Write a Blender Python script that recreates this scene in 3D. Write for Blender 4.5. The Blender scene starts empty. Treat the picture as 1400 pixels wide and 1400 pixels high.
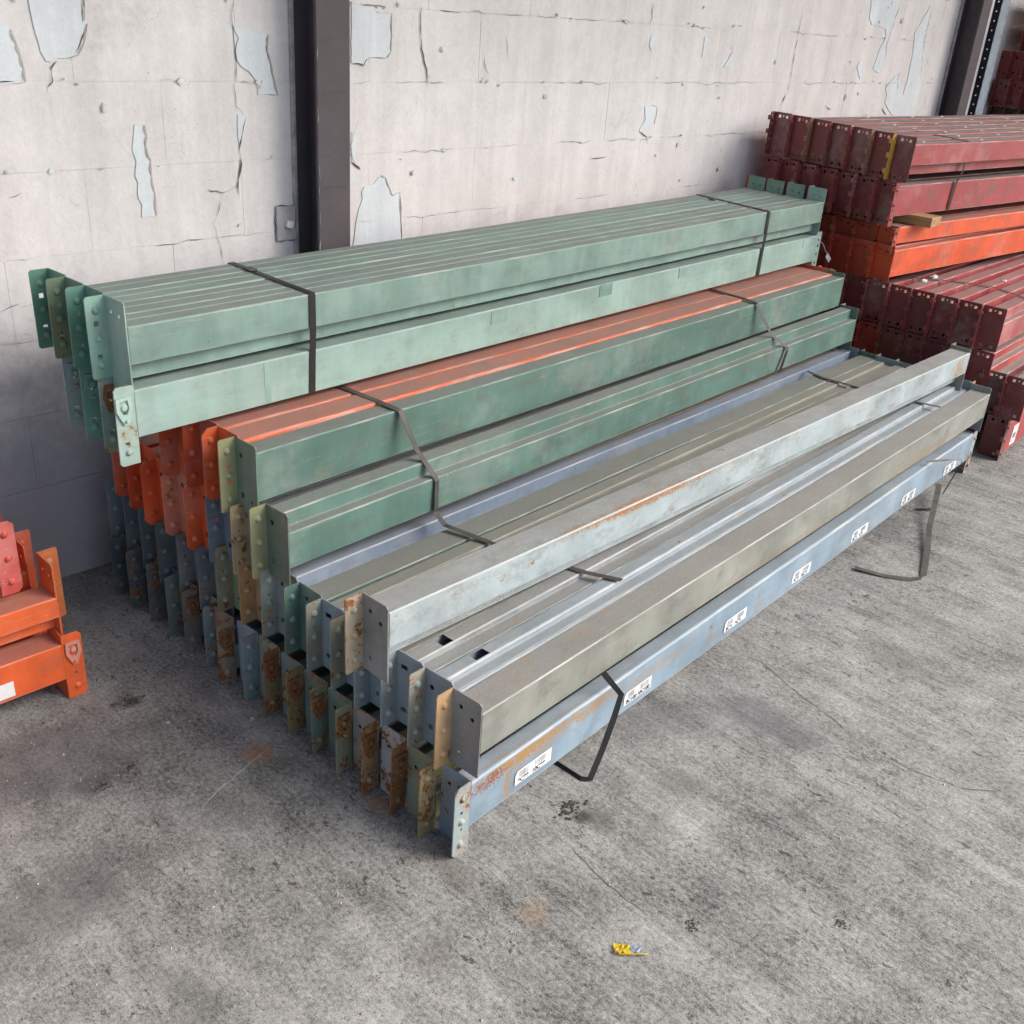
import bpy, bmesh, math, random
from mathutils import Vector, Matrix
from mathutils import noise as mnoise
from mathutils.geometry import tessellate_polygon
random.seed(11)
S = bpy.context.scene
COL = S.collection
R_ = math.radians

# ------------------------------------------------------------------ camera
cam_d = bpy.data.cameras.new('camera')
cam = bpy.data.objects.new('camera', cam_d)
COL.objects.link(cam)
CR = ((0.7022373834944325, -0.27263496943778903, 0.6576722821151497),
      (-0.7087709077607125, -0.354823926367828, 0.6097079477823573),
      (0.06713015369376725, -0.8942986943502568, -0.44240636042950054))
m = Matrix.Identity(4)
for r in range(3):
    m[r][0], m[r][1], m[r][2] = CR[r][0], -CR[r][1], -CR[r][2]
m[2][3] = 1.8007
cam.matrix_world = m
cam_d.sensor_width = 36
cam_d.lens = 36 * 1409.035 / 1400
cam_d.clip_start = 0.05
cam_d.clip_end = 400
S.camera = cam
# ------------------------------------------------------------------ light
W = bpy.data.worlds.new('World')
S.world = W
W.use_nodes = True
wn = W.node_tree
bg = wn.nodes['Background']
sky = wn.nodes.new('ShaderNodeTexSky')
sky.sky_type = 'NISHITA'
sky.sun_disc = False
SUN_EL, SUN_AZ = R_(41), R_(138)      # azimuth clockwise from +Y: light comes from +X -Y
sky.sun_elevation = SUN_EL
sky.sun_rotation = SUN_AZ
sky.air_density = 1.0
sky.dust_density = 4.0
sky.altitude = 50
wn.links.new(sky.outputs[0], bg.inputs[0])
bg.inputs[1].default_value = 0.12
sun_d = bpy.data.lights.new('sun', 'SUN')
sun_d.energy = 1.5
sun_d.angle = R_(42)
sun_d.color = (1.0, 0.97, 0.945)
sun = bpy.data.objects.new('sun', sun_d)
COL.objects.link(sun)
d = Vector((math.sin(SUN_AZ) * math.cos(SUN_EL), math.cos(SUN_AZ) * math.cos(SUN_EL), math.sin(SUN_EL)))
sun.rotation_euler = d.to_track_quat('Z', 'Y').to_euler()
sun.location = d * 20
vs = S.view_settings
vs.view_transform = 'Standard'
vs.look = 'None'
vs.gamma = 1
vs.use_curve_mapping = False
vs.exposure = 1.08
S.render.engine = 'CYCLES'

# ------------------------------------------------------------------ node helpers
class NT:
    def __init__(s, name):
        s.m = bpy.data.materials.new(name)
        s.m.use_nodes = True
        s.t = s.m.node_tree
        s.b = s.t.nodes['Principled BSDF']
    def n(s, typ, **kw):
        nd = s.t.nodes.new('ShaderNode' + typ)
        for k, v in kw.items():
            setattr(nd, k, v)
        return nd
    def l(s, a, b):
        s.t.links.new(a, b)
    def put(s, sock, v):
        if hasattr(v, 'is_output') or hasattr(v, 'links'):
            s.l(v, sock)
        else:
            sock.default_value = v
    def math(s, op, a, b=0.0, c=0.0, clamp=False):
        nd = s.n('Math', operation=op, use_clamp=clamp)
        s.put(nd.inputs[0], a); s.put(nd.inputs[1], b); s.put(nd.inputs[2], c)
        return nd.outputs[0]
    def mix(s, f, a, b, blend='MIX'):
        nd = s.n('Mix', data_type='RGBA', blend_type=blend)
        s.put(nd.inputs[0], f)
        for i, v in ((6, a), (7, b)):
            if isinstance(v, (tuple, list)):
                v = (*v[:3], 1)
            s.put(nd.inputs[i], v)
        return nd.outputs[2]
    def noise(s, co, scale, detail=4, rough=0.55, dim='3D', dist=0.0):
        nd = s.n('TexNoise', noise_dimensions=dim)
        s.l(co, nd.inputs['Vector'])
        nd.inputs['Scale'].default_value = scale
        nd.inputs['Detail'].default_value = detail
        nd.inputs['Roughness'].default_value = rough
        nd.inputs['Distortion'].default_value = dist
        return nd.outputs[0]
    def ramp(s, f, lo, hi, a=0.0, b=1.0, smooth=True):
        nd = s.n('MapRange', interpolation_type='SMOOTHSTEP' if smooth else 'LINEAR')
        s.put(nd.inputs[0], f)
        s.put(nd.inputs[1], lo); s.put(nd.inputs[2], hi)
        s.put(nd.inputs[3], a); s.put(nd.inputs[4], b)
        return nd.outputs[0]
    def scale(s, co, v):
        nd = s.n('Mapping')
        s.l(co, nd.inputs[0])
        nd.inputs['Scale'].default_value = v
        return nd.outputs[0]
    def bump(s, h, strength, dist=0.01):
        nd = s.n('Bump')
        nd.inputs['Strength'].default_value = strength
        nd.inputs['Distance'].default_value = dist
        s.l(h, nd.inputs['Height'])
        s.l(nd.outputs[0], s.b.inputs['Normal'])
    def set(s, **kw):
        for k, v in kw.items():
            s.put(s.b.inputs[k.replace('_', ' ')], v)
        return s.m

def painted_steel(name='painted_steel', stains=()):
    k = NT(name)
    tc = k.n('TexCoord'); oi = k.n('ObjectInfo')
    add = k.n('VectorMath', operation='ADD')
    k.l(tc.outputs['Object'], add.inputs[0])
    rs = k.n('VectorMath', operation='SCALE')
    cx = k.n('CombineXYZ')
    for i in range(3):
        k.l(oi.outputs['Random'], cx.inputs[i])
    k.l(cx.outputs[0], rs.inputs[0]); rs.inputs[3].default_value = 37.0
    k.l(rs.outputs[0], add.inputs[1])
    co = add.outputs[0]
    def att(nm):
        a = k.n('Attribute', attribute_type='OBJECT', attribute_name=nm)
        return a.outputs['Fac']
    rust_p, dust_p = att('rust'), att('dust')
    geo = k.n('NewGeometry')
    sx = k.n('SeparateXYZ'); k.l(geo.outputs['Normal'], sx.inputs[0])
    nz = sx.outputs[2]
    # paint with slow fading, streaks running down and long rub marks
    big = k.noise(co, 5.0, 3, 0.6)
    streak = k.noise(k.scale(co, (28, 28, 2.2)), 1.0, 3, 0.65)
    rub = k.noise(k.scale(co, (1.4, 30, 42)), 1.0, 2, 0.6)
    v = k.math('ADD', k.ramp(big, .3, .7, -.15, .15), k.ramp(streak, .3, .7, -.05, .05))
    v = k.math('ADD', v, k.ramp(rub, .3, .7, -.025, .025))
    v = k.math('ADD', v, 1.0)
    base = k.mix(1.0, oi.outputs['Color'], v, 'MULTIPLY')
    # chalky faded patches
    chalk = k.ramp(k.noise(co, 2.1, 5, 0.70), .50, .66, 0, .40)
    base = k.mix(chalk, base, k.mix(.45, base, (.55, .55, .53)))
    # grime film on sides
    gr = k.ramp(k.noise(k.scale(co, (8, 9, 14)), 1.0, 5, .75), .48, .70, 0, .50)
    base = k.mix(k.math('MULTIPLY', gr, dust_p), base, (.13, .115, .095))
    # dust lying on upward faces
    up = k.ramp(nz, .35, .8)
    dn = k.ramp(k.noise(k.scale(co, (3, 10, 10)), 1.6, 3, .66), .2, .8, .66, 1.0)
    dust = k.math('MULTIPLY', k.math('MULTIPLY', up, k.math('MULTIPLY', dust_p, .86)), dn, clamp=True)
    dcol = k.mix(k.noise(co, 160, 1), (.175, .170, .158), (.32, .31, .29))
    base = k.mix(dust, base, dcol)
    # rust blooming from edges of noise, amount per object
    rn = k.noise(co, 14, 5, .74, dist=.4)
    rn2 = k.noise(co, 90, 2, .7)
    rr = k.math('ADD', rn, k.math('MULTIPLY', k.math('SUBTRACT', rn2, .5), .25))
    thr = k.math('SUBTRACT', .715, k.math('MULTIPLY', rust_p, .40))
    rmask = k.ramp(rr, thr, k.math('ADD', thr, .055))
    halo = k.ramp(rr, k.math('SUBTRACT', thr, .10), thr, 0, .6)
    rcol = k.mix(rn2, (.30, .125, .035), (.085, .032, .018))
    base = k.mix(halo, base, k.mix(.6, base, (.36, .19, .07)))
    base = k.mix(rmask, base, rcol)
    if stains:
        so = k.n('SeparateXYZ'); k.l(tc.outputs['Object'], so.inputs[0])
        for (x, z, rx, rz, am, cl) in stains:
            dx = k.math('DIVIDE', k.math('SUBTRACT', so.outputs[0], x), rx)
            dz = k.math('DIVIDE', k.math('SUBTRACT', so.outputs[2], z), rz)
            dy = k.math('DIVIDE', so.outputs[1], .026 if z > .12 else .08)
            dd = k.math('SQRT', k.math('ADD', k.math('ADD', k.math('MULTIPLY', dx, dx), k.math('MULTIPLY', dz, dz)), k.math('MULTIPLY', dy, dy)))
            dd = k.math('ADD', dd, k.math('MULTIPLY', k.math('SUBTRACT', rn, .5), 2.0))
            stp = k.ramp(k.math('SUBTRACT', k.noise(co, 170, 2, .6), k.math('MULTIPLY', dd, .16)), .34, .42)
            base = k.mix(k.math('MULTIPLY', k.math('MULTIPLY', k.ramp(dd, 1.15, .35), stp), am), base, cl)
    # small chips down to dark primer
    ch = k.ramp(k.noise(co, 95, 4, .7), .665, .685)
    ch2 = k.ramp(k.noise(co, 6, 3, .7), .46, .60)
    chip = k.math('MULTIPLY', ch, ch2)
    base = k.mix(k.math('MULTIPLY', chip, .9), base, k.mix(k.ramp(big, .45, .55), (.05, .035, .03), (.48, .50, .48)))
    # thin scratches along the beam
    sc = k.noise(k.scale(co, (5, 260, 260)), 1.0, 2, .5)
    scm = k.math('MULTIPLY', k.ramp(sc, .655, .69), k.ramp(k.noise(co, 9, 2), .48, .56))
    base = k.mix(k.math('MULTIPLY', scm, .30), base, (.45, .45, .42))
    ro = k.math('ADD', .48, k.math('MULTIPLY', k.math('ADD', rmask, dust, clamp=True), .38))
    ro = k.math('ADD', ro, k.ramp(big, .3, .7, -.05, .1))
    k.bump(k.noise(co, 50, 3, .65), .22, .0022)
    return k.set(Base_Color=base, Roughness=ro, Specular_IOR_Level=.45)

def plain(name, col, rough=.6, var=.12, sc=20, bump=.1, metal=0):
    k = NT(name)
    tc = k.n('TexCoord')
    nn = k.noise(tc.outputs['Object'], sc, 5, .65)
    f = k.ramp(nn, .25, .75, 1 - var, 1 + var)
    base = k.mix(1.0, (*col, 1), f, 'MULTIPLY')
    k.bump(nn, bump, .003)
    return k.set(Base_Color=base, Roughness=rough, Metallic=metal)

def wall_paint(name, base_c, peeled=False):
    k = NT(name)
    geo = k.n('NewGeometry')
    P = geo.outputs['Position']
    n1 = k.noise(P, 1.3, 3, .6)
    st = k.noise(k.scale(P, (9, 9, .7)), 1.0, 4, .65)
    n2 = k.noise(P, 11, 5, .7)
    fine = k.noise(P, 90, 2, .7)
    f = k.math('ADD', k.ramp(n1, .3, .7, -.06, .05), k.ramp(st, .3, .75, .04, -.10))
    f = k.math('ADD', f, k.ramp(n2, .3, .7, -.045, .035))
    f = k.math('ADD', k.math('ADD', f, 1.0), k.ramp(fine, .3, .7, -.025, .025))
    base = k.mix(1.0, (*base_c, 1), f, 'MULTIPLY')
    if not peeled:
        # grime in blotches, pin holes, and a blue grey tint stronger towards the bottom
        g = k.math('MULTIPLY', k.ramp(k.noise(P, 3.2, 8, .75), .56, .75), .42)
        base = k.mix(g, base, (.36, .33, .31))
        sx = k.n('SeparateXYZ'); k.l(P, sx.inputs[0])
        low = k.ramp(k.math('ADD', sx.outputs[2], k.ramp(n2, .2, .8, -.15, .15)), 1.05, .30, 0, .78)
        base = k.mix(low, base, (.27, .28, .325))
        pin = k.math('MULTIPLY', k.ramp(k.noise(P, 62, 4, .7), .66, .70), k.ramp(k.noise(P, 4, 3, .7), .43, .6))
        base = k.mix(k.math('MULTIPLY', pin, .75), base, (.14, .12, .11))
        # hairline crazing
        vo = k.n('TexVoronoi', feature='DISTANCE_TO_EDGE')
        dsp = k.n('VectorMath', operation='ADD')
        nv = k.n('TexNoise'); k.l(P, nv.inputs['Vector']); nv.inputs['Scale'].default_value = 6; nv.inputs['Detail'].default_value = 5
        sc_ = k.n('VectorMath', operation='SCALE'); k.l(nv.outputs[1], sc_.inputs[0]); sc_.inputs[3].default_value = .35
        k.l(P, dsp.inputs[0]); k.l(sc_.outputs[0], dsp.inputs[1])
        k.l(dsp.outputs[0], vo.inputs['Vector']); vo.inputs['Scale'].default_value = 3.2
        cr = k.math('MULTIPLY', k.ramp(vo.outputs['Distance'], .0, .006, 1, 0), k.ramp(k.noise(P, 2.2, 4), .56, .62))
        base = k.mix(k.math('MULTIPLY', cr, .35), base, (.3, .27, .25))
        hh = k.math('ADD', k.math('MULTIPLY', n2, 1.2), k.math('MULTIPLY', fine, .45))
    else:
        hh = k.math('ADD', n2, k.math('MULTIPLY', k.noise(k.scale(P, (60, 60, 5)), 1.0, 3), .5))
    k.bump(hh, .5, .005)
    return k.set(Base_Color=base, Roughness=.82, Specular_IOR_Level=.25)

def ground_mat():
    k = NT('worn_concrete')
    geo = k.n('NewGeometry')
    P = geo.outputs['Position']
    grit = k.noise(k.scale(P, (1.0, .7, 1)), 105, 4, .8)
    g2 = k.noise(P, 300, 2, .7)
    mid = k.noise(k.scale(P, (10, 3.2, 10)), 1.0, 6, .75)
    broom = k.noise(k.scale(P, (44, 3.4, 44)), 1.0, 6, .78)
    big = k.noise(k.scale(P, (1.0, .7, 1.0)), 1.2, 5, .65)
    right = k.n('SeparateXYZ'); k.l(P, right.inputs[0])
    # the broomed finish is best kept away from the wall, worn smooth close to it
    worn = k.ramp(k.math('SUBTRACT', right.outputs[0], k.math('MULTIPLY', right.outputs[1], .55)), -.3, .9, .35, 1.0)
    f = k.math('ADD', k.ramp(grit, .3, .7, -.50, .42, False), k.ramp(g2, .3, .7, -.24, .20))
    f = k.math('ADD', f, k.math('MULTIPLY', k.ramp(broom, .3, .7, -.17, .14), worn))
    f = k.math('ADD', f, k.ramp(mid, .3, .7, -.20, .17))
    f = k.math('ADD', f, k.ramp(big, .3, .7, -.22, .18))
    cl = k.noise(P, 6.5, 5, .72)
    f = k.math('ADD', f, k.ramp(cl, .32, .68, -.15, .13))
    f = k.math('ADD', f, 1.0)
    base = k.mix(1.0, (.288, .290, .280, 1), f, 'MULTIPLY')
    # dark pits that follow the broom direction
    pit = k.ramp(k.noise(k.scale(P, (46, 24, 46)), 1.0, 4, .78, dist=.6), .575, .64)
    pit = k.math('MULTIPLY', pit, k.ramp(k.noise(P, 3.0, 3, .65), .36, .6))
    base = k.mix(k.math('MULTIPLY', pit, .82), base, (.05, .047, .044))
    # scraped pale lines
    pale = k.math('MULTIPLY', k.ramp(k.noise(k.scale(P, (48, 3.0, 48)), 1.0, 3, .6, dist=.8), .66, .72), k.ramp(k.noise(P, 2.0, 3), .44, .6))
    base = k.mix(k.math('MULTIPLY', pale, .6), base, (.48, .46, .43))
    # dark oily areas
    spk = k.ramp(k.noise(P, 85, 3, .75), .615, .66)
    base = k.mix(k.math('MULTIPLY', spk, .85), base, (.06, .056, .05))
    lsp = k.ramp(k.noise(P, 110, 2, .8), .66, .70)
    base = k.mix(k.math('MULTIPLY', lsp, .45), base, (.58, .56, .52))
    oil = k.math('MULTIPLY', k.ramp(k.noise(P, 1.1, 5, .68), .53, .68), .42)
    base = k.mix(oil, base, (.105, .105, .11))
    # stains, dark patches and one painted shadow, each with its own shape: (x, y, rx, ry, amount, colour)
    sx = k.n('SeparateXYZ'); k.l(P, sx.inputs[0])
    wob = k.math('SUBTRACT', k.noise(P, 9, 5, .7), .5)
    for (x, y, rx, ry, am, colr) in STAINS_SHADOW:
        dx = k.math('DIVIDE', k.math('SUBTRACT', sx.outputs[0], x), rx)
        dy = k.math('DIVIDE', k.math('SUBTRACT', sx.outputs[1], y), ry)
        dd = k.math('SQRT', k.math('ADD', k.math('MULTIPLY', dx, dx), k.math('MULTIPLY', dy, dy)))
        dd = k.math('ADD', dd, k.math('MULTIPLY', wob, 1.5))
        base = k.mix(k.ramp(dd, 1.0, .3, 0, am), base, colr)
    h = k.math('SUBTRACT', k.math('ADD', grit, k.math('MULTIPLY', broom, .5)), k.math('MULTIPLY', pit, .5))
    k.bump(h, .45, .005)
    return k.set(Base_Color=base, Roughness=.9, Specular_IOR_Level=.2)

STAINS_SHADOW = [(1.2935, 1.0424, .055, .045, .26, (.36, .22, .11)), (1.2533, 1.5316, .05, .06, .45, (.35, .17, .07)),
          (1.1368, 1.8866, .06, .06, .5, (.36, .17, .06)), (2.30, 1.09, .12, .26, .55, (.10, .105, .12)),  # last entry: soft beam shadow painted on the concrete
          (1.63, 1.14, .05, .07, .5, (.09, .085, .08)), (1.9, 1.08, .07, .10, .35, (.12, .12, .12)),
          (1.0, 2.3, .06, .05, .6, (.05, .045, .04)), (.75, 2.05, .07, .05, .5, (.07, .065, .06)),
          (1.60, 1.17, .035, .03, .8, (.05, .045, .04)), (1.15, .75, .05, .04, .4, (.10, .095, .09)),
          (1.24, 1.27, .05, .12, .45, (.12, .10, .085)),
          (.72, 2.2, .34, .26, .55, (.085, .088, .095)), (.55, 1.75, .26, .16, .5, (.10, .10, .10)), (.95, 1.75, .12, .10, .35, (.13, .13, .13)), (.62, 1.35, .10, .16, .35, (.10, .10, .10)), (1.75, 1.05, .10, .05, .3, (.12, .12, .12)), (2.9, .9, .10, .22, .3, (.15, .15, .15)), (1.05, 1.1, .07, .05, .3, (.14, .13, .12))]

STEEL = painted_steel()
RO, RB = (.36, .20, .055), (.20, .075, .035)
STEEL_B1 = painted_steel('painted_steel_rust_dusted', [(.20, .178, .30, .042, .9, RO), (.05, .165, .10, .03, .8, RB), (.130, .11, .018, .07, .85, RO), (.75, .15, .28, .03, .35, RO), (.50, .17, .12, .03, .6, RO)])
STEEL_LB = painted_steel('painted_steel_rust_streaked', [(.95, .182, .50, .018, 1.0, (.34, .17, .07)), (.5, .094, .8, .007, .9, (.19, .11, .075)), (.25, .055, .4, .02, .5, (.24, .16, .11)), (3.22, .12, .07, .07, .8, (.34, .20, .09))])
STEEL_B2 = painted_steel('painted_steel_brown_film', [(1.5, .08, .8, .02, .4, (.24, .17, .10)), (2.6, .09, .5, .03, .45, (.26, .17, .09))])
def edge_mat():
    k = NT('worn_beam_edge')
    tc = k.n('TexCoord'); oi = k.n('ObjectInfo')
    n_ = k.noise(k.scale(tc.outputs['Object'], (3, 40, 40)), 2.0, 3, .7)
    base = k.mix(k.ramp(n_, .40, .66, .06, .46), oi.outputs['Color'], (.66, .62, .57))  # pale rim highlight painted in together with the wear
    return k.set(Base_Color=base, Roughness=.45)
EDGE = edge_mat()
M_CONC = ground_mat()
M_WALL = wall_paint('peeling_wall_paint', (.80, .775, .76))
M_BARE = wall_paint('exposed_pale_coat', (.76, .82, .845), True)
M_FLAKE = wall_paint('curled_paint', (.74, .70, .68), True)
M_CRACK = plain('crack_shadow_gap', (.10, .085, .08), .95, .4)
M_FCRACK = plain('floor_crack', (.085, .08, .075), .95, .4)
M_COLM = plain('brown_column_paint', (.088, .074, .083), .6, .16, 5, .15)
M_COLG = plain('greyed_plate_paint', (.52, .48, .47), .8, .15, 30, .3)
M_EDGE = plain('pale_edge_paint', (.42, .39, .375), .7, .3, 30, .3)
M_STRAP = plain('black_strapping', (.018, .016, .016), .48, .45, 14, .15)
M_STRAPD = plain('dusty_strapping', (.075, .068, .062), .6, .4, 14, .15)
M_WHITE = plain('white_label_film', (.82, .82, .82), .45, .04, 60, .02)
M_INK = plain('label_ink', (.03, .03, .035), .6, .1)
M_BAR = plain('barcode_grey', (.30, .30, .33), .6, .1)
M_GREYINK = plain('label_grey_ink', (.22, .22, .24), .6, .2)
M_STEELC = plain('galvanised_post', (.30, .36, .42), .5, .15, 12, .1)
M_NAVY = plain('dark_blue_paint', (.02, .028, .05), .5, .3, 12, .1)
M_DIRT = plain('dry_dirt', (.055, .048, .042), .95, .4, 60, .5)
M_STONE = plain('grit_stone', (.42, .41, .39), .9, .3, 80, .4)
M_YEL = plain('yellow_wrapper', (.80, .62, .04), .4, .2, 60, .2)
M_BLUEW = plain('blue_grey_wrapper', (.42, .50, .62), .4, .2, 60, .2)
M_SHADE_ROOF = plain('roof_sheet', (.16, .16, .16), .6, .1, 3, .1)
M_CHALK = plain('chalk_mark', (.72, .60, .52), .9, .2, 90, .1)
def wood():
    k = NT('sawn_timber')
    tc = k.n('TexCoord')
    co = tc.outputs['Object']
    g = k.noise(k.scale(co, (60, 3, 60)), 1.0, 5, .6, dist=.5)
    e = k.noise(co, 300, 2)
    base = k.mix(k.ramp(g, .3, .7), (.30, .17, .075), (.50, .34, .17))
    base = k.mix(k.ramp(e, .5, .7, 0, .35), base, (.20, .11, .05))
    k.bump(g, .3, .003)
    return k.set(Base_Color=base, Roughness=.8)
M_WOOD = wood()

# ------------------------------------------------------------------ object helpers
def tag(o, label=None, cat=None, group=None, kind=None):
    if label: o['label'] = label
    if cat: o['category'] = cat
    if group: o['group'] = group
    if kind or label: o['kind'] = kind or 'thing'
    return o
def mk(name, me, parent=None, color=None, rust=0.0, dust=0.0, loc=None, rot=None, scale=None):
    o = bpy.data.objects.new(name, me)
    COL.objects.link(o)
    if parent is not None: o.parent = parent
    if loc is not None: o.location = loc
    if rot is not None: o.rotation_euler = rot
    if scale is not None: o.scale = scale
    if color is not None:
        o.color = (*color, 1)
        o['rust'] = float(rust); o['dust'] = float(dust)
    return o
def to_mesh(bm, name, mat=None):
    me = bpy.data.meshes.new(name)
    bm.normal_update()
    bm.to_mesh(me); bm.free()
    if mat: me.materials.append(mat)
    return me
def empty(name, loc, rz=0):
    o = bpy.data.objects.new(name, None)
    COL.objects.link(o)
    o.empty_display_size = .05
    o.location = loc; o.rotation_euler = (0, 0, rz)
    return o
def add_box(bm, x0, x1, y0, y1, z0, z1, bev=0):
    g = bmesh.ops.create_cube(bm, size=1)
    vs_ = g['verts']
    for v in vs_:
        v.co = Vector(((x0 + x1) / 2 + v.co.x * (x1 - x0), (y0 + y1) / 2 + v.co.y * (y1 - y0), (z0 + z1) / 2 + v.co.z * (z1 - z0)))
    if bev:
        es = list({e for v in vs_ for e in v.link_edges})
        bmesh.ops.bevel(bm, geom=es, offset=bev, segments=2, affect='EDGES', profile=.5)
def box_mesh(name, *a, mat=None, bev=0):
    bm = bmesh.new(); add_box(bm, *a, bev=bev)
    return to_mesh(bm, name, mat)

# ---- plates with real holes
def plate_faces(w, h, holes, chamf=(0, 0, 0, 0)):
    """2D grid of the plate (u,z) with holes; holes: (u, z, r, 'o'|'s', [rz]); chamf: corner cuts bl, br, tr, tl"""
    us, zs = {0.0, w}, {0.0, h}
    cells = []
    for hl in holes:
        u, z, r = hl[0], hl[1], hl[2]
        ru = hl[4] if len(hl) > 4 else r
        cells.append((u - ru, u + ru, z - r, z + r, hl[3]))
        us |= {round(u - ru, 5), round(u + ru, 5)}; zs |= {round(z - r, 5), round(z + r, 5)}
    for c, (cu, cz) in zip(chamf, ((0, 0), (w, 0), (w, h), (0, h))):
        if c:
            us.add(round(abs(cu - c), 5)); zs.add(round(abs(cz - c), 5))
    us, zs = sorted(us), sorted(zs)
    V, F = {}, []
    def vi(u, z):
        key = (round(u, 5), round(z, 5))
        if key not in V: V[key] = len(V)
        return V[key]
    for i in range(len(us) - 1):
        for j in range(len(zs) - 1):
            a, b, c, d_ = us[i], us[i + 1], zs[j], zs[j + 1]
            mu, mz = (a + b) / 2, (c + d_) / 2
            hit = None
            for q in cells:
                if q[0] < mu < q[1] and q[2] < mz < q[3]: hit = q
            cut = None
            for k_, (c_, (cu, cz)) in enumerate(zip(chamf, ((0, 0), (w, 0), (w, h), (0, h)))):
                if c_ and abs(mu - cu) < c_ and abs(mz - cz) < c_: cut = k_
            if hit and hit[4] == 's': continue
            if hit:
                x0, x1, y0, y1 = hit[:4]
                ku, kz = (x1 - x0) * .29, (y1 - y0) * .29
                if abs((x1 - x0) - (b - a)) < 1e-4 and abs((y1 - y0) - (d_ - c)) < 1e-4:
                    for (p, q, r2) in (((x0, y0), (x0 + ku, y0), (x0, y0 + kz)), ((x1, y0), (x1, y0 + kz), (x1 - ku, y0)),
                                      ((x1, y1), (x1 - ku, y1), (x1, y1 - kz)), ((x0, y1), (x0, y1 - kz), (x0 + ku, y1))):
                        F.append([vi(*p), vi(*q), vi(*r2)])
                continue
            if cut is not None:
                pts = [(a, c), (b, c), (b, d_), (a, d_)]
                pts.pop(cut)
                F.append([vi(*p) for p in pts]); continue
            F.append([vi(a, c), vi(b, c), vi(b, d_), vi(a, d_)])
    inv = sorted(V.items(), key=lambda t: t[1])
    return [k_ for k_, _ in inv], F
def add_plate(bm, w, h, holes, fn, thick, chamf=(0, 0, 0, 0)):
    """fn(u, z, t) -> xyz ; t 0..thick"""
    pts, F = plate_faces(w, h, holes, chamf)
    A = [bm.verts.new(fn(u, z, 0)) for u, z in pts]
    B = [bm.verts.new(fn(u, z, thick)) for u, z in pts]
    cnt = {}
    for f in F:
        for i in range(len(f)):
            e = (f[i], f[(i + 1) % len(f)])
            cnt[e] = cnt.get(e, 0) + 1
    for f in F:
        bm.faces.new([A[i] for i in f]); bm.faces.new([B[i] for i in reversed(f)])
    for (a, b) in cnt:
        if (b, a) not in cnt:
            try: bm.faces.new([A[b], A[a], B[a], B[b]])
            except ValueError: pass

HOLES = {
 'a': [(.030, .168, .006, 'o'), (.066, .150, .006, 'o'), (.030, .040, .006, 'o')],
 'b': [(.026, .160, .007, 'o'), (.026, .048, .007, 'o'), (.066, .038, .006, 'o')],
 'c': [(.028, .165, .0065, 'o', .011), (.066, .160, .005, 'o'), (.028, .042, .0065, 'o', .011)],
 'r': [(.034, .186, .0068, 's'), (.056, .188, .0034, 's'), (.078, .184, .0068, 's'),
       (.034, .020, .0068, 's'), (.056, .018, .0034, 's'), (.078, .021, .0068, 's')],
 'n': [(.030, .170, .004, 'o'), (.066, .166, .004, 'o')],
}
FHOLES = {'3': [], 'sq': [(.026, .138, .0065, 's'), (.026, .055, .0065, 's')], 'slot': [(.028, .152, .009, 'o', .005), (.028, .100, .009, 'o', .005), (.028, .045, .009, 'o', .005)],
          'dot': [(.026, .128, .0045, 'o'), (.024, .078, .004, 'o', .003)], 'o1': [(.026, .135, .004, 'o'), (.023, .072, .005, 'o', .003), (.030, .150, .003, 'o')], 'rs': [(.015, .150, .0055, 'o', .0035), (.015, .075, .0055, 'o', .0035), (.015, .185, .004, 's')]}
_pm = {}
PW, FW, PT = .092, .050, .0035
def plate_mesh(kind, leg, end, h=.205, PW=.092):
    """leg of the bracket: 'front' or 'back'; end -1 = near end (bracket outside is -x), +1 = far end"""
    key = ('p', kind, leg, end, h, PW)
    if key not in _pm:
        bm = bmesh.new()
        hs = [(u, z * h / .205, r, *rest) for (u, z, r, *rest) in HOLES[kind]]
        # u measured from the leg side
        def fn(u, z, t):
            y = (PW - u) if leg == 'back' else u
            return (end * t, y, z)
        ch = .006 if kind in 'abc' else (.004 if kind == 'n' else .003)
        add_plate(bm, PW, h, hs, fn, PT, (0, 0, ch, 0))
        bmesh.ops.recalc_face_normals(bm, faces=bm.faces)
        _pm[key] = to_mesh(bm, 'end_plate', STEEL)
    return _pm[key]
def flange_mesh(fh, leg, end, h=.205, rivets=False, rnd=.006, PW=.092, FW=.050):
    key = ('f', fh, leg, end, h, rivets, rnd, PW, FW)
    if key not in _pm:
        bm = bmesh.new()
        y0 = PW - PT if leg == 'back' else 0
        def fn(u, z, t):
            return (end * (PT + u), y0 + t, z)
        hs = [(u, z * h / .205, r, *rest) for (u, z, r, *rest) in FHOLES[fh]]
        add_plate(bm, FW, h, hs, fn, PT, (0, rnd, rnd, 0))
        if rivets:
            for z in (.035, .102, .170):
                rivet(bm, (end * (PT + FW * .5), y0, z * h / .205), .0075)
        # hooks on the hidden side
        s = 1
        for z in (.03, .10, .165):
            add_box(bm, *sorted((end * (PT + .018), end * (PT + .034))), y0 + PT, y0 + PT + .012, z * h / .205, z * h / .205 + .022)
        bmesh.ops.recalc_face_normals(bm, faces=bm.faces)
        _pm[key] = to_mesh(bm, 'hook_flange', STEEL)
    return _pm[key]
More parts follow.
